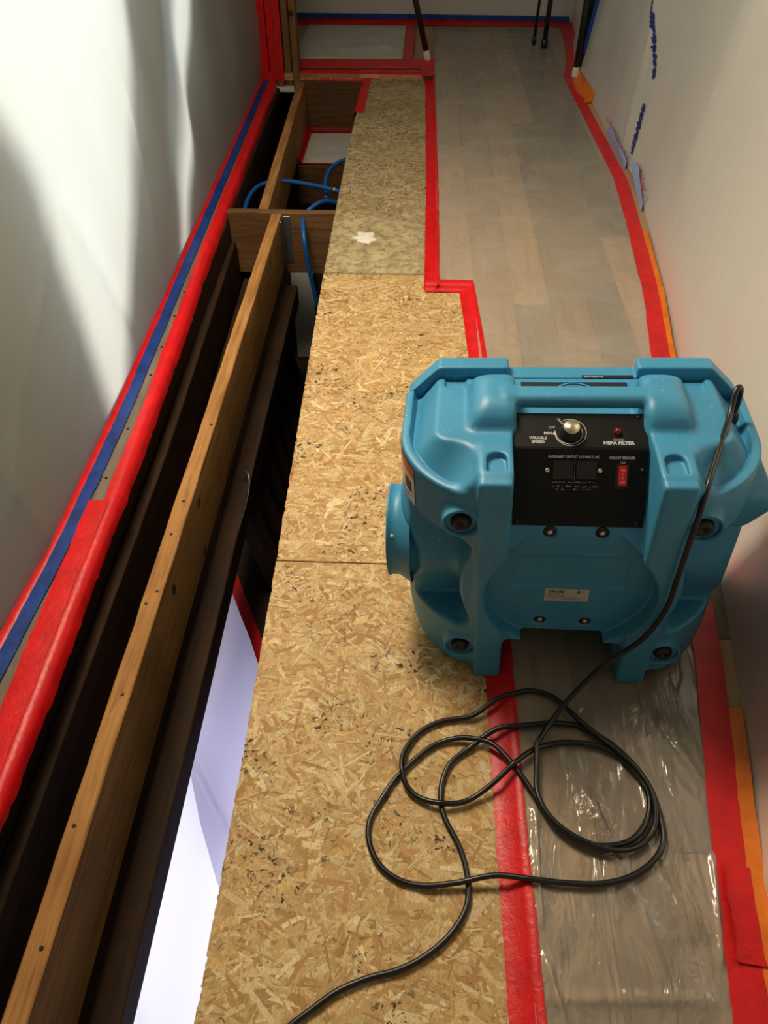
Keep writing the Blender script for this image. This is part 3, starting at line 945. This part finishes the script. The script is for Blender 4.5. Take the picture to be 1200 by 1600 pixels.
CORD = plain('black_cord_rubber', '#101011', .36, var=.12, scale=50)
BRUSHED = plain('brushed_aluminium', '#d8cfae', .3, .9, var=.2, scale=12)
PRINT = plain('white_print', '#c9cac6', .6, var=.2, scale=300)
BRASS = plain('nickel_screw', '#cfc6a4', .3, .7)
SWRED = plain('red_switch', '#d51a1e', .25, var=.05)
LEDRED = plain('dark_red_lens', '#7c0a18', .15, var=.05)
STICK = plain('silver_label', '#c9c6bd', .35, .2, var=.06)
ORANGE = plain('orange_label_print', '#d8571c', .4, var=.05)
DECALB = plain('light_blue_print', '#2f9fe0', .4, var=.05)
INKB = plain('black_print', '#101012', .5, var=.05)

def smin(a, b, k):
    h = np.clip(.5 + .5 * (b - a) / k, 0, 1)
    return b + (a - b) * h - k * h * (1 - h)
def smax(a, b, k):
    return -smin(-a, -b, k)
def rrect(p, q, lo, hi, r):
    cx, cy = (lo[0] + hi[0]) / 2, (lo[1] + hi[1]) / 2
    dx = np.abs(p - cx) - (hi[0] - lo[0]) / 2 + r
    dy = np.abs(q - cy) - (hi[1] - lo[1]) / 2 + r
    return np.sqrt(np.maximum(dx, 0) ** 2 + np.maximum(dy, 0) ** 2) + np.minimum(np.maximum(dx, dy), 0) - r
def rbox(U, V, W, lo, hi, r):
    d = []
    for p, a, b in ((U, lo[0], hi[0]), (V, lo[1], hi[1]), (W, lo[2], hi[2])):
        d.append(np.abs(p - (a + b) / 2) - (b - a) / 2 + r)
    out = np.sqrt(sum(np.maximum(x, 0) ** 2 for x in d))
    return out + np.minimum(np.maximum(np.maximum(d[0], d[1]), d[2]), 0) - r

def surface_nets(D, org, h):
    """closed mesh of the zero level of a sampled distance field"""
    ins = D < 0
    c = [ins[i:ins.shape[0] - 1 + i, j:ins.shape[1] - 1 + j, k:ins.shape[2] - 1 + k] for i in (0, 1) for j in (0, 1) for k in (0, 1)]
    cnt = sum(x.astype(np.int8) for x in c)
    act = (cnt > 0) & (cnt < 8)
    ijk = np.argwhere(act)
    idx = -np.ones(act.shape, np.int64)
    idx[act] = np.arange(len(ijk))
    acc = np.zeros((len(ijk), 3))
    num = np.zeros(len(ijk))
    offs = [np.array((i, j, k)) for i in (0, 1) for j in (0, 1) for k in (0, 1)]
    val = [D[tuple((ijk + o).T)] for o in offs]
    for a in range(8):
        for b in range(a + 1, 8):
            if np.abs(offs[a] - offs[b]).sum() != 1:
                continue
            va, vb = val[a], val[b]
            m = (va < 0) != (vb < 0)
            t = np.where(m, va / np.where(m, va - vb, 1), 0)
            acc += np.where(m[:, None], offs[a] + t[:, None] * (offs[b] - offs[a]), 0)
            num += m
    V = (ijk + acc / num[:, None]) * h + org
    faces = []
    for ax in range(3):
        sl0 = [slice(1, -1)] * 3
        sl1 = [slice(1, -1)] * 3
        sl0[ax] = slice(0, -1)
        sl1[ax] = slice(1, None)
        s0, s1 = ins[tuple(sl0)], ins[tuple(sl1)]
        e = np.argwhere(s0 != s1)
        flip = s0[tuple(e.T)]
        base = e.copy()
        for q in range(3):
            if q != ax:
                base[:, q] += 1
        o1, o2 = [(1, 2), (2, 0), (0, 1)][ax]
        d1 = np.zeros(3, int); d1[o1] = 1
        d2 = np.zeros(3, int); d2[o2] = 1
        q = [idx[tuple((base - d1 - d2).T)], idx[tuple((base - d2).T)], idx[tuple(base.T)], idx[tuple((base - d1).T)]]
        f = np.c_[q[0], q[1], q[2], q[3]]
        f[~flip] = f[~flip][:, ::-1]
        faces.append(f)
    return V, np.vstack(faces)

def np_mesh(name, V, Fq, mat, parent):
    me = bpy.data.meshes.new(name)
    me.vertices.add(len(V))
    me.vertices.foreach_set('co', V.astype(np.float32).ravel())
    me.loops.add(Fq.size)
    me.loops.foreach_set('vertex_index', Fq.astype(np.int32).ravel())
    me.polygons.add(len(Fq))
    me.polygons.foreach_set('loop_start', np.arange(0, Fq.size, 4, dtype=np.int32))
    me.polygons.foreach_set('use_smooth', np.ones(len(Fq), bool))
    me.update(calc_edges=True)
    me.validate()
    me.materials.append(mat)
    return link(bpy.data.objects.new(name, me), parent)

def mirror_net(name, fn, lo, hi, h, mat, parent):
    """evaluate a left-right symmetric field on u >= 0 and mirror it"""
    nu = int(hi[0] / h) + 2
    u = (np.arange(nu) + .5) * h
    v = np.arange(lo[1], hi[1], h)
    w = np.arange(lo[2], hi[2], h)
    U, V, W = np.meshgrid(u.astype(np.float32), v.astype(np.float32), w.astype(np.float32), indexing='ij')
    D = fn(U, V, W)
    D = np.concatenate([D[::-1], D], axis=0)
    vs, fs = surface_nets(D, np.array((-(nu - .5) * h, lo[1], lo[2])), h)
    return np_mesh(name, vs, fs, mat, parent)

HW = .342                                  # half width of the body
SEAM = .344
KN = [(.2182, .0889), (.2182, .4755)]
PANEL_PTS = [(.046, .446), (.074, .501), (.130, .572), (.200, .597)]
def front_shell(U, V, W):
    plan = rrect(U, V, (-HW, .012), (HW, .8), .20)
    cross = rrect(U, W, (-HW, .014), (HW, 1.2), .105)
    fw_ = rrect(V, W, (.012, .014), (.9, 1.2), .035)
    side = smax(smax(plan, cross, .004), fw_, .01)
    rim = np.clip((plan + .024) / .007, 0, 1)
    rim = rim * rim * (3 - 2 * rim)
    top = .522 + .023 * rim
    body = smax(side, W - top, .007)
    # raised centre platform with flared flanks
    P = smin(rrect(U, V, (-.272, .128), (.272, .9), .03), rrect(U, V, (-.186, .028), (.186, .9), .012), .07)
    ptop = .592 - .016 * np.clip((V - .05) / .29, 0, 1)
    plat = smax((P - np.minimum((ptop - W) * .75, .046)) / 1.25, W - ptop, .006)
    plat = smax(plat, side, .01)
    d = smin(body, plat, .011)
    # pillars running down into the front feet
    pil = rbox(U, V, W, (.1260, .0, -.002), (.1885, .12, .590), .009)
    d = smin(d, pil, .012)
    # side bays left and right of the pillars, with the duct barrel showing in them
    bay = rrect(U, W, (.196, .152), (.6, .428), .035)
    bulge = np.sqrt((U - .02) ** 2 + (W - .285) ** 2) - .200
    bay = smax(bay, -bulge, .02)
    bay = smax(bay, V - .125, .01)
    d = smax(d, -bay, .007)
    barrel = np.sqrt((V - .195) ** 2 + (W - .285) ** 2) - .106
    barrel = np.maximum(barrel, U - HW - .002)
    barrel = smax(barrel, side - .004, .01)
    d = smin(d, barrel, .03)
    # recessed round front plate
    disc = np.sqrt(U ** 2 + (W - .275) ** 2) - .170
    disc = smax(disc, V - .044, .004)
    disc = np.maximum(disc, W - .438)
    d = smax(d, -disc, .006)
    rec = rrect(U, W, (-.113, .272), (.113, .362), .008)
    rec = np.maximum(rec, V - .0490)
    d = smax(d, -rec, .003)
    # gap under the belly between the feet
    belly = rrect(U, W, (-.127, -.3), (.127, .124), .012)
    d = smax(d, -belly, .008)
    # undercut of the sides behind the feet
    gap2 = rbox(U, V, W, (.08, .10, -.1), (.30, .50, .028), .01)
    d = smax(d, -gap2, .006)
    # seat of the control panel
    hp = None
    for (v0, w0), (v1, w1) in zip(PANEL_PTS[:-1], PANEL_PTS[1:]):
        L = math.hypot(v1 - v0, w1 - w0)
        e = ((W - w0) * (v1 - v0) - (V - v0) * (w1 - w0)) / L
        hp = e if hp is None else np.maximum(hp, e)
    seat = np.maximum(np.maximum(U - .1255, V - .204), -(hp + .006))
    d = smax(d, -seat, .005)
    # hand gap, handle housings, handle bar
    hand = rbox(U, V, W, (-.121, .212, .556), (.121, .285, .8), .015)
    d = smax(d, -hand, .010)
    hs = rbox(U, V, W, (.118, .150, .45), (.216, .322, .628), .020)
    hs = smax(hs, ((.186 - V) + (W - .628) * .9) / 1.35, .022)
    hs = smax(hs, ((U - .190) + (W - .628) * .6) / 1.17, .022)
    hs = smax(hs, ((V - .290) + (W - .628) * .8) / 1.28, .02)
    d = smin(d, hs, .010)
    bar = rbox(U, V, W, (-.2, .205, .598), (.15, .252, .628), .0140)
    d = smin(d, bar, .010)
    # arched thumb pockets on the pillar tops and at the seam
    a1 = np.maximum(rrect(U, V, (.137, -.2), (.174, .088), .018), .5800 - W)
    a1 = np.maximum(a1, .036 - V)
    d = smax(d, -a1, .003)
    a2 = np.maximum(rrect(U, V, (.216, .308), (.258, .5), .012), .569 - W)
    d = smax(d, -a2, .004)
    # dished seats of the rubber bumpers
    for (ku, kw) in KN:
        r = np.sqrt((U - ku) ** 2 + (W - kw) ** 2)
        boss = np.maximum(np.maximum(r - .036, V - .08), .015 - V)
        d = smin(d, boss, .012)
        d = smax(d, -np.maximum(r - .029, V - .0255), .006)
    for (bu, bw) in ((.049, .4285), (.0475, .158)):
        r = np.sqrt((U - bu) ** 2 + (W - bw) ** 2)
        d = smax(d, -np.maximum(r - .0125, V - .053), .003)
    d = smax(d, V - SEAM, .006)
    return d

def rear_shell(U, V, W):
    prof = rrect(U, W, (-.338, .014), (.338, .9), .10)
    prof = smax(prof, (U - .272 + W - .598) / math.sqrt(2), .008)
    prof = smax(prof, W - .598, .005)
    d = smax(np.maximum(prof, SEAM + .003 - V), V - .392, .010)
    d = smax(d, SEAM + .003 - V, .006)
    low = np.maximum(np.maximum(U - .128, .574 - W), -V)
    d = smax(d, -low, .008)
    d = smax(d, -rbox(U, V, W, (-.127, .0, -.3), (.127, .6, .10), .01), .01)
    foot = rbox(U, V, W, (.127, .348, -.002), (.19, .388, .2), .009)
    d = smin(d, foot, .012)
    # raised corner blocks reach forward over the seam
    return d

mirror_net('front_shell', front_shell, (0, -.02, -.02), (.37, .36, .66), .0032, BLUE, scrub)
mirror_net('rear_shell', rear_shell, (0, .32, -.02), (.37, .42, .62), .0032, BLUE, scrub)

def ring_lathe(name, prof, axis_o, axis, mat, parent, seg=48):
    """lathe of (radius, along) points about an axis"""
    ax = Vector(axis).normalized()
    a = ax.orthogonal().normalized()
    b = ax.cross(a)
    o = Vector(axis_o)
    vs, fs = [], []
    k = len(prof)
    for s in range(seg):
        t = 2 * math.pi * s / seg
        for r, l in prof:
            vs.append(o + ax * l + (a * math.cos(t) + b * math.sin(t)) * r)
    for s in range(seg):
        s2 = (s + 1) % seg
        for j in range(k - 1):
            fs.append((s * k + j, s2 * k + j, s2 * k + j + 1, s * k + j + 1))
    ob = mesh(name, vs, fs, mat, parent, True)
    bm = bmesh.new()
    bm.from_mesh(ob.data)
    bmesh.ops.remove_doubles(bm, verts=bm.verts, dist=1e-6)
    bmesh.ops.recalc_face_normals(bm, faces=bm.faces)
    bm.to_mesh(ob.data)
    bm.free()
    for e in ob.data.edges:
        pass
    return ob

for s in (-1,):
    c = ring_lathe('duct_collar', [(.118, .326), (.1045, .348), (.1010, .354), (.1010, .372), (.1035, .3735), (.1035, .377), (.099, .378), (.0955, .376), (.0955, .30), (.0, .30)], (0, .195, .275), (s, 0, 0), BLUE, scrub)
    for t in (2.5, 4.1, 5.4):
        y, z = .195 + .1014 * math.cos(t), .275 + .1014 * math.sin(t)
        dr = (0, math.cos(t), math.sin(t))
        ring_lathe('rivet', [(.0, .0022), (.0030, .0018), (.0042, .0), (.0042, -.002)], (s * .364, y, z), dr, STICK, c, 12)

np_lug = lambda U, V, W: smax(rbox(U, V, W, (.28, .120, .375), (.385, .300, .450), .014), ((.43 - W) * .8 + (U - .378)) / 1.28, .01)
u_, v_, w_ = np.meshgrid(np.arange(.27, .41, .004), np.arange(.10, .32, .004), np.arange(.355, .475, .004), indexing='ij')
np_mesh('side_lug', *surface_nets(np_lug(u_, v_, w_), np.array((.27, .10, .355)), .004), BLUE, scrub)
for (ku, kw) in KN:
    for s in (-1, 1):
        ring_lathe('rubber_bumper', [(.0, .006), (.0035, .0062), (.0045, .0095), (.0125, .0110), (.0170, .0085), (.0195, .004), (.0200, -.004), (.0200, -.012)], (s * ku, .0245, kw), (0, -1, 0), RUBBER, scrub, 28)
        if True:
            pass
for (bu, bw) in ((.049, .4285), (.0475, .158)):
    for s in (-1, 1):
        wsh = ring_lathe('bolt_washer', [(.0, .0025), (.0118, .0025), (.0122, .001), (.0122, -.004)], (s * bu, .050, bw), (0, -1, 0), RUBBER, scrub, 20)
        ring_lathe('hex_bolt', [(.0, .006), (.0048, .006), (.0056, .0045), (.0056, .0)], (s * bu, .050, bw), (0, -1, 0), BRUSHED, wsh, 6)

# bent black control panel
def bent_sheet(name, pts, hw, th, mat, parent):
    vs, fs = [], []
    for (v, w) in pts:
        for u in (-hw, hw):
            vs.append((u, v, w))
    k = len(pts)
    for (v, w) in pts:
        for u in (-hw, hw):
            vs.append((u, v + th, w - th * 1.2))
    for i in range(k - 1):
        a = 2 * i
        fs.append((a, a + 1, a + 3, a + 2))
        fs.append((2 * k + a, 2 * k + a + 2, 2 * k + a + 3, 2 * k + a + 1))
        fs.append((a, a + 2, 2 * k + a + 2, 2 * k + a))
        fs.append((a + 1, 2 * k + a + 1, 2 * k + a + 3, a + 3))
    fs.append((0, 2 * k, 2 * k + 1, 1))
    e = 2 * k - 2
    fs.append((e, e + 1, 2 * k + e + 1, 2 * k + e))
    return mesh(name, vs, fs, mat, parent)
PP = [(.050, .443), (.0745, .5015), (.0775, .5065), (.127, .5685), (.131, .5710), (.200, .5955)]
panel = bent_sheet('control_panel', PP, .1215, .0025, PANEL, scrub)

def face_frame(a, b):
    """frame (origin at lower edge centre, up-direction along the face, outward normal) for a panel face"""
    a, b = Vector((0, a[0], a[1])), Vector((0, b[0], b[1]))
    up = (b - a).normalized()
    nrm = Vector((1, 0, 0)).cross(up).normalized()
    return a, up, nrm, (b - a).length
F_LOW = face_frame(PP[0], PP[1])
F_MID = face_frame(PP[2], PP[3])
F_TOP = face_frame(PP[4], PP[5])

def on_face(fr, u, t, lift=0.0):
    a, up, nrm, L = fr
    return Vector((u, 0, 0)) + a + up * (t * L) + nrm * lift

def face_matrix(fr, u, t, lift, rot=0):
    a, up, nrm, L = fr
    x = Vector((1, 0, 0))
    m = Matrix((x, up, nrm)).transposed().to_4x4()
    m.translation = on_face(fr, u, t, lift)
    return m @ Matrix.Rotation(rot, 4, 'Z')

def text_mesh(name, body, size, mtx, mat, parent, bold=0.0, width=None, shear=0.0, extr=.0001):
    cu = bpy.data.curves.new(name, 'FONT')
    cu.body = body
    cu.size = size
    cu.align_x = 'CENTER'
    cu.align_y = 'CENTER'
    cu.offset = bold
    cu.shear = shear
    cu.resolution_u = 2
    cu.extrude = extr
    tmp = bpy.data.objects.new(name + '_tmp', cu)
    COL.objects.link(tmp)
    dg = bpy.context.evaluated_depsgraph_get()
    me = bpy.data.meshes.new_from_object(tmp.evaluated_get(dg))
    bpy.data.objects.remove(tmp)
    if width:
        xs_ = [v.co.x for v in me.vertices]
        k = width / max(1e-6, max(xs_) - min(xs_))
        for v in me.vertices:
            v.co.x *= k
    me.transform(mtx)
    me.name = name
    me.materials.clear()
    me.materials.append(mat)
    return link(bpy.data.objects.new(name, me), parent)

def patch(name, fr, u0, u1, t0, t1, th, mat, parent, lift=0.0):
    """thin raised plate on a panel face"""
    a, up, nrm, L = fr
    vs = []
    for l in (lift, lift + th):
        for u, t in ((u0, t0), (u1, t0), (u1, t1), (u0, t1)):
            vs.append(on_face(fr, u, t, l))
    fs = [(3, 2, 1, 0), (4, 5, 6, 7)] + [(i, (i + 1) % 4, 4 + (i + 1) % 4, 4 + i) for i in range(4)]
    return mesh(name, vs, fs, mat, parent)

# speed dial: printed ring, knob with brushed cap
DU, DT = -.018, .42
dc = on_face(F_TOP, DU, DT)
nT = F_TOP[2]
upT = F_TOP[1]
def dial_arc(name, r0f, r1f, a0, a1, n=40):
    vs, fs = [], []
    for i in range(n + 1):
        t = i / n
        a = math.radians(a0 + (a1 - a0) * t)
        for r in (r0f(t), r1f(t)):
            vs.append(dc + Vector((1, 0, 0)) * (r * math.cos(a)) + upT * (r * math.sin(a)) + nT * .0005)
    for i in range(n):
        fs.append((2 * i, 2 * i + 1, 2 * i + 3, 2 * i + 2))
    return mesh(name, vs, fs, PRINT, panel)
dial_arc('dial_arc_print', lambda t: .0285, lambda t: .0296, 120, -172)
dial_arc('dial_arc_print', lambda t: .0215 + .0055 * t ** 1.5, lambda t: .0225 + .0062 * t ** 1.3, 20, -165)
bm = bmesh.new()
tri = [(-.0335, -.004), (-.0245, -.0075), (-.0285, .0045)]
bm.faces.new([bm.verts.new(dc + Vector((1, 0, 0)) * x + upT * y + nT * .0005) for x, y in tri])
from_bm('dial_arrow_print', bm, PRINT, panel)
knob = ring_lathe('speed_knob', [(.0205, .0), (.0205, .004), (.0175, .006), (.0165, .019), (.0155, .0205), (.0, .0205)], dc, nT, RUBBER, scrub, 32)
ring_lathe('knob_cap', [(.0152, .0195), (.0150, .0212), (.0, .0214)], dc, nT, BRUSHED, knob, 32)
text_mesh('min_print', 'MIN', .0085, face_matrix(F_TOP, DU - .0415, DT - .03, .0004), PRINT, panel, .0002)
text_mesh('off_print', 'OFF', .0070, face_matrix(F_TOP, DU - .034, DT + .14, .0004), PRINT, panel)
text_mesh('max_print', 'MAX', .0080, face_matrix(F_TOP, DU - .018, DT + .33, .0004, math.radians(-50)), PRINT, panel)
text_mesh('variable_print', 'VARIABLE', .0085, face_matrix(F_TOP, -.078, .25, .0004), PRINT, panel, .0002, .032)
text_mesh('speed_print', 'SPEED', .0085, face_matrix(F_TOP, -.078, .13, .0004), PRINT, panel, .0003, .024)
text_mesh('change_print', 'CHANGE', .0050, face_matrix(F_TOP, .069, .215, .0004), PRINT, panel, 0, .020)
text_mesh('hepa_filter_print', 'HEPA FILTER', .0092, face_matrix(F_TOP, .069, .12, .0004), PRINT, panel, .0004, .056)
led = on_face(F_TOP, .068, .44)
ring_lathe('indicator_lens', [(.0075, -.001), (.0072, .003), (.0058, .0065), (.003, .0085), (.0, .009)], led, nT, LEDRED, scrub, 20)
# outlets on the sloping face
text_mesh('outlet_print', 'AUXILIARY OUTLET 115 VOLTS AC', .0066, face_matrix(F_MID, -.012, .82, .0004), PRINT, panel, .0001, .094)
for u0 in (-.049, -.007):
    oc = patch('outlet_socket', F_MID, u0, u0 + .036, .30, .72, .0022, INKB, panel)
    for tt in (.42, .58):
        patch('socket_slot', F_MID, u0 + .006, u0 + .014, tt - .012, tt + .018, .0004, RUBBER, oc, .0022)
    patch('socket_slot', F_MID, u0 + .020, u0 + .027, .46, .55, .0004, RUBBER, oc, .0022)
patch('outlet_divider', F_MID, -.0105, -.0095, .27, .74, .0024, plain('grey_strip', '#55585a', .5), panel)
for u in (-.060, .036):
    p_ = on_face(F_MID, u, .50)
    sc_ = ring_lathe('outlet_screw', [(.0042, .0), (.0042, .0018), (.0032, .0028), (.0017, .0028), (.0016, .0012), (.0, .0012)], p_, F_MID[2], BRASS, panel, 16)
text_mesh('circuit_breaker_print', 'CIRCUIT BREAKER', .0068, face_matrix(F_MID, .075, .81, .0004), PRINT, panel, .0001, .046)
text_mesh('amp_print', '12A', .0062, face_matrix(F_MID, .076, .70, .0004), PRINT, panel)
bez = patch('switch_bezel', F_MID, .064, .088, .09, .66, .0025, RUBBER, panel)
rk = patch('rocker_switch', F_MID, .0690, .0830, .17, .63, .0050, SWRED, scrub, .0025)
text_mesh('switch_on_print', 'ON', .0052, face_matrix(F_MID, .076, .53, .0076), PRINT, rk)
text_mesh('switch_bar_print', 'I', .0060, face_matrix(F_MID, .076, .44, .0076), PRINT, rk)
text_mesh('switch_ring_print', 'O', .0060, face_matrix(F_MID, .076, .34, .0076), PRINT, rk)
text_mesh('switch_off_print', 'OFF', .0052, face_matrix(F_MID, .076, .24, .0076), PRINT, rk)
# worn, unreadable warning lines and scratches under the outlets
r_ = np.random.default_rng(8)
vs, fs = [], []
for (t0, ua, ub, pr_) in ((.215, -.058, .026, .75), (.115, -.050, .028, .7), (.045, -.046, .018, .55)):
    u = ua
    while u < ub:
        w_ = r_.uniform(.0012, .0042)
        if r_.uniform() < pr_:
            h_ = r_.uniform(.012, .036)
            j = r_.uniform(-.012, .012)
            k = len(vs)
            vs += [on_face(F_MID, u, t0 + j, .0004), on_face(F_MID, u + w_, t0 + j * .3, .0004), on_face(F_MID, u + w_, t0 + j + h_, .0004), on_face(F_MID, u, t0 + h_ * .7, .0004)]
            fs.append((k, k + 1, k + 2, k + 3))
        u += w_ + r_.uniform(.0006, .002)
sm = mesh('worn_print', vs, fs, plain('worn_grey_print', '#8a8b87', .7), panel)
sm['kind'] = 'stuff'
for u, f_, t in ((.108, F_TOP, .90), (-.114, F_TOP, .90), (.112, F_MID, .52), (.108, F_LOW, .12), (-.112, F_LOW, .12)):
    ring_lathe('panel_screw', [(.0042, .0), (.0040, .0012), (.002, .0022), (.0, .0022)], on_face(f_, u, t), f_[2], MAT['black_metal'], panel, 14)

# silver rating label on the round front plate
FV = (Vector((0, .0436, 0)), Vector((0, 0, 1)), Vector((0, -1, 0)), 1.0)
lab = patch('rating_label', FV, -.0445, .0445, .2275, .2665, .0008, STICK, scrub)
text_mesh('brand_print', 'DRI-EAZ', .0120, face_matrix(FV, -.0215, .2575, .0010), INKB, lab, .0003, .034, .25)
bm = bmesh.new()
for (u, w) in ((.024, .2585),):
    vv = [bm.verts.new(on_face(FV, u + .0035 * math.cos(a), w + .0035 * math.sin(a), .0010)) for a in np.linspace(0, 2 * math.pi, 12, endpoint=False)]
    bm.faces.new(vv)
from_bm('mark_print', bm, INKB, lab)
vs, fs = [], []
for (w, u0, u1) in ((.2495, -.038, -.016), (.2450, -.038, -.006), (.2405, -.038, .010), (.2360, -.030, .030), (.2320, -.006, .024), (.2585, .029, .039), (.2535, .018, .034)):
    u = u0
    while u < u1:
        l_ = r_.uniform(.0015, .005)
        k = len(vs)
        vs += [on_face(FV, u, w, .0010), on_face(FV, u + l_, w, .0010), on_face(FV, u + l_, w + .0016, .0010), on_face(FV, u, w + .0016, .0010)]
        fs.append((k, k + 1, k + 2, k + 3))
        u += l_ + .0012
sm = mesh('fine_print', vs, fs, plain('grey_print', '#4a4a4c', .6), lab)
sm['kind'] = 'stuff'

# warning sticker wrapped round the left shoulder
def side_patch(name, a0, a1, w0, w1, mat, parent, rad=.2012):
    vs, fs = [], []
    for i in range(13):
        a = math.radians(a0 + (a1 - a0) * i / 12)
        u, v = -.142 - rad * math.cos(a), .212 - rad * math.sin(a)
        for w in (w0, w1):
            vs.append((u, v, w))
    for i in range(12):
        fs.append((2 * i, 2 * i + 2, 2 * i + 3, 2 * i + 1))
    return mesh(name, vs, fs, mat, parent, True)
stk = side_patch('warning_sticker', 2, 33, .436, .532, STICK, scrub)
side_patch('orange_band', 2, 33, .506, .532, ORANGE, stk, .2018)
side_patch('hand_symbol', 20, 29, .462, .490, INKB, stk, .2018)
side_patch('text_line', 5, 27, .446, .449, INKB, stk, .2018)

# printed strips behind the handle and on the rear block
def flat_plate(name, u0, u1, v0, v1, w, th, mat, parent):
    return box(name, (u0, v0, w), (u1, v1, w + th), mat, parent, 0)
dec = flat_plate('top_decal', -.108, .108, .290, .326, .5795, .0008, DECALB, scrub)
flat_plate('decal_field', -.105, .105, .2925, .3235, .5800, .0008, INKB, dec)
arc = []
for sgn in (0, 1):
    vs, fs = [], []
    for i in range(21):
        a = math.pi * i / 20
        for r in (.024, .027):
            vs.append((r * math.cos(a) * (1.3 - .3 * sgn),   .297 + r * math.sin(a) * (.9 - .35 * sgn), .5812))
    for i in range(20):
        fs.append((2 * i, 2 * i + 1, 2 * i + 3, 2 * i + 2))
    mesh('decal_emblem', vs, fs, DECALB, dec)
d2 = flat_plate('slot_decal', .020, .122, .346, .356, .5745, .0008, INKB, scrub)
vs, fs = [], []
for i in range(8):
    u = .024 + .005 * i
    k = len(vs)
    vs += [(u, .348, .5755), (u + .0035, .348, .5755), (u + .0035, .351, .5755), (u, .351, .5755)]
    fs.append((k, k + 1, k + 2, k + 3))
sm = mesh('tiny_print', vs, fs, PRINT, d2)
sm['kind'] = 'stuff'

# ------------------------------------------------------------------ power cord: loop on the shoulder, hang, coils on the floor
COIL = [(0.278, 0.751), (0.274, 0.696), (0.293, 0.648), (0.335, 0.612), (0.388, 0.593), (0.437, 0.595), (0.477, 0.619), (0.497, 0.654), (0.498, 0.705), (0.475, 0.757), (0.437, 0.8), (0.407, 0.829), (0.384, 0.852), (0.356, 0.891), (0.328, 0.922), (0.284, 0.934), (0.247, 0.925), (0.208, 0.913), (0.157, 0.879), (0.092, 0.866), (0.044, 0.839), (0.013, 0.794), (0.006, 0.752), (0.018, 0.713), (0.045, 0.69), (0.086, 0.679), (0.134, 0.686), (0.188, 0.719), (0.234, 0.757), (0.275, 0.79), (0.323, 0.809), (0.377, 0.812), (0.422, 0.802), (0.462, 0.77), (0.49, 0.72), (0.492, 0.682), (0.475, 0.644), (0.444, 0.614), (0.404, 0.602), (0.362, 0.604), (0.316, 0.627), (0.284, 0.666), (0.266, 0.703), (0.234, 0.757), (0.201, 0.802), (0.171, 0.819), (0.123, 0.824), (0.076, 0.81), (0.037, 0.778), (-0.005, 0.732), (-0.037, 0.679), (-0.054, 0.641), (-0.053, 0.601), (-0.032, 0.56), (0.004, 0.534), (0.053, 0.524), (0.115, 0.53), (0.185, 0.542), (0.25, 0.535), (0.311, 0.531), (0.372, 0.532), (0.428, 0.546), (0.475, 0.574), (0.503, 0.61), (0.509, 0.653), (0.503, 0.712), (0.483, 0.759), (0.446, 0.807), (0.404, 0.838), (0.367, 0.854), (0.312, 0.855), (0.249, 0.846), (0.203, 0.841), (0.154, 0.809), (0.11, 0.773), (0.09, 0.731), (0.086, 0.684), (0.096, 0.647), (0.121, 0.597), (0.133, 0.55), (0.134, 0.51), (0.124, 0.478), (0.096, 0.44), (0.053, 0.406), (0.008, 0.384), (-0.042, 0.37), (-0.092, 0.349), (-0.127, 0.325), (-0.162, 0.299), (-0.183, 0.276)]
LOC = [(.300, .252, .556), (.303, .254, .585), (.300, .252, .612), (.293, .247, .624), (.285, .236, .618), (.279, .216, .600), (.271, .192, .590), (.250, .140, .584), (.226, .080, .572), (.209, .036, .562), (.198, .006, .528), (.190, -.009, .455), (.187, -.012, .37), (.183, -.014, .285), (.155, -.016, .188), (.093, -.034, .126), (.037, -.066, .075), (-.013, -.116, .043)]
hang_pts = [np.array(RM @ Vector(p)) for p in LOC]
c3 = smooth_path([(x, y, 0) for x, y in COIL], 620)
gz = np.interp(c3[:, 0], [.19, .20, .232, .242], [.0085, .0092, ZP + .0135, ZP + .0135])
zc = gz.copy()
RC = .0056
nC = len(c3)
for i in range(nC - 1, -1, -1):
    j = np.arange(i + 14, nC)
    if len(j):
        dd = np.hypot(c3[j, 0] - c3[i, 0], c3[j, 1] - c3[i, 1])
        m_ = dd < 2 * RC
        if m_.any():
            zc[i] = max(zc[i], (zc[j][m_] + np.sqrt(np.maximum(0, (2.05 * RC) ** 2 - dd[m_] ** 2))).max())
zc = np.minimum(zc, gz + .026)
zd = np.array([zc[max(0, i - 4):i + 5].max() for i in range(nC)])
zs_ = np.array([zd[max(0, i - 6):i + 7].mean() for i in range(nC)])
c3[:, 2] = np.maximum(zs_, zc)
full = np.vstack([smooth_path(hang_pts + [np.array((.283, .80, c3[0, 2] + .006))], 150), c3])
RI = RM.inverted()
cord = tube('power_cord', [np.array(RI @ Vector(p)) for p in full], RC, CORD, scrub, 10)
cord['label'] = 'black rubber power cord looping over the shoulder and coiling on the floor'
ring_lathe('cord_grommet', [(.0, .012), (.0075, .012), (.009, .008), (.0115, .003), (.0125, -.004), (.0125, -.012)], (.300, .252, .550), (.25, .0, 1), RUBBER, scrub, 20)
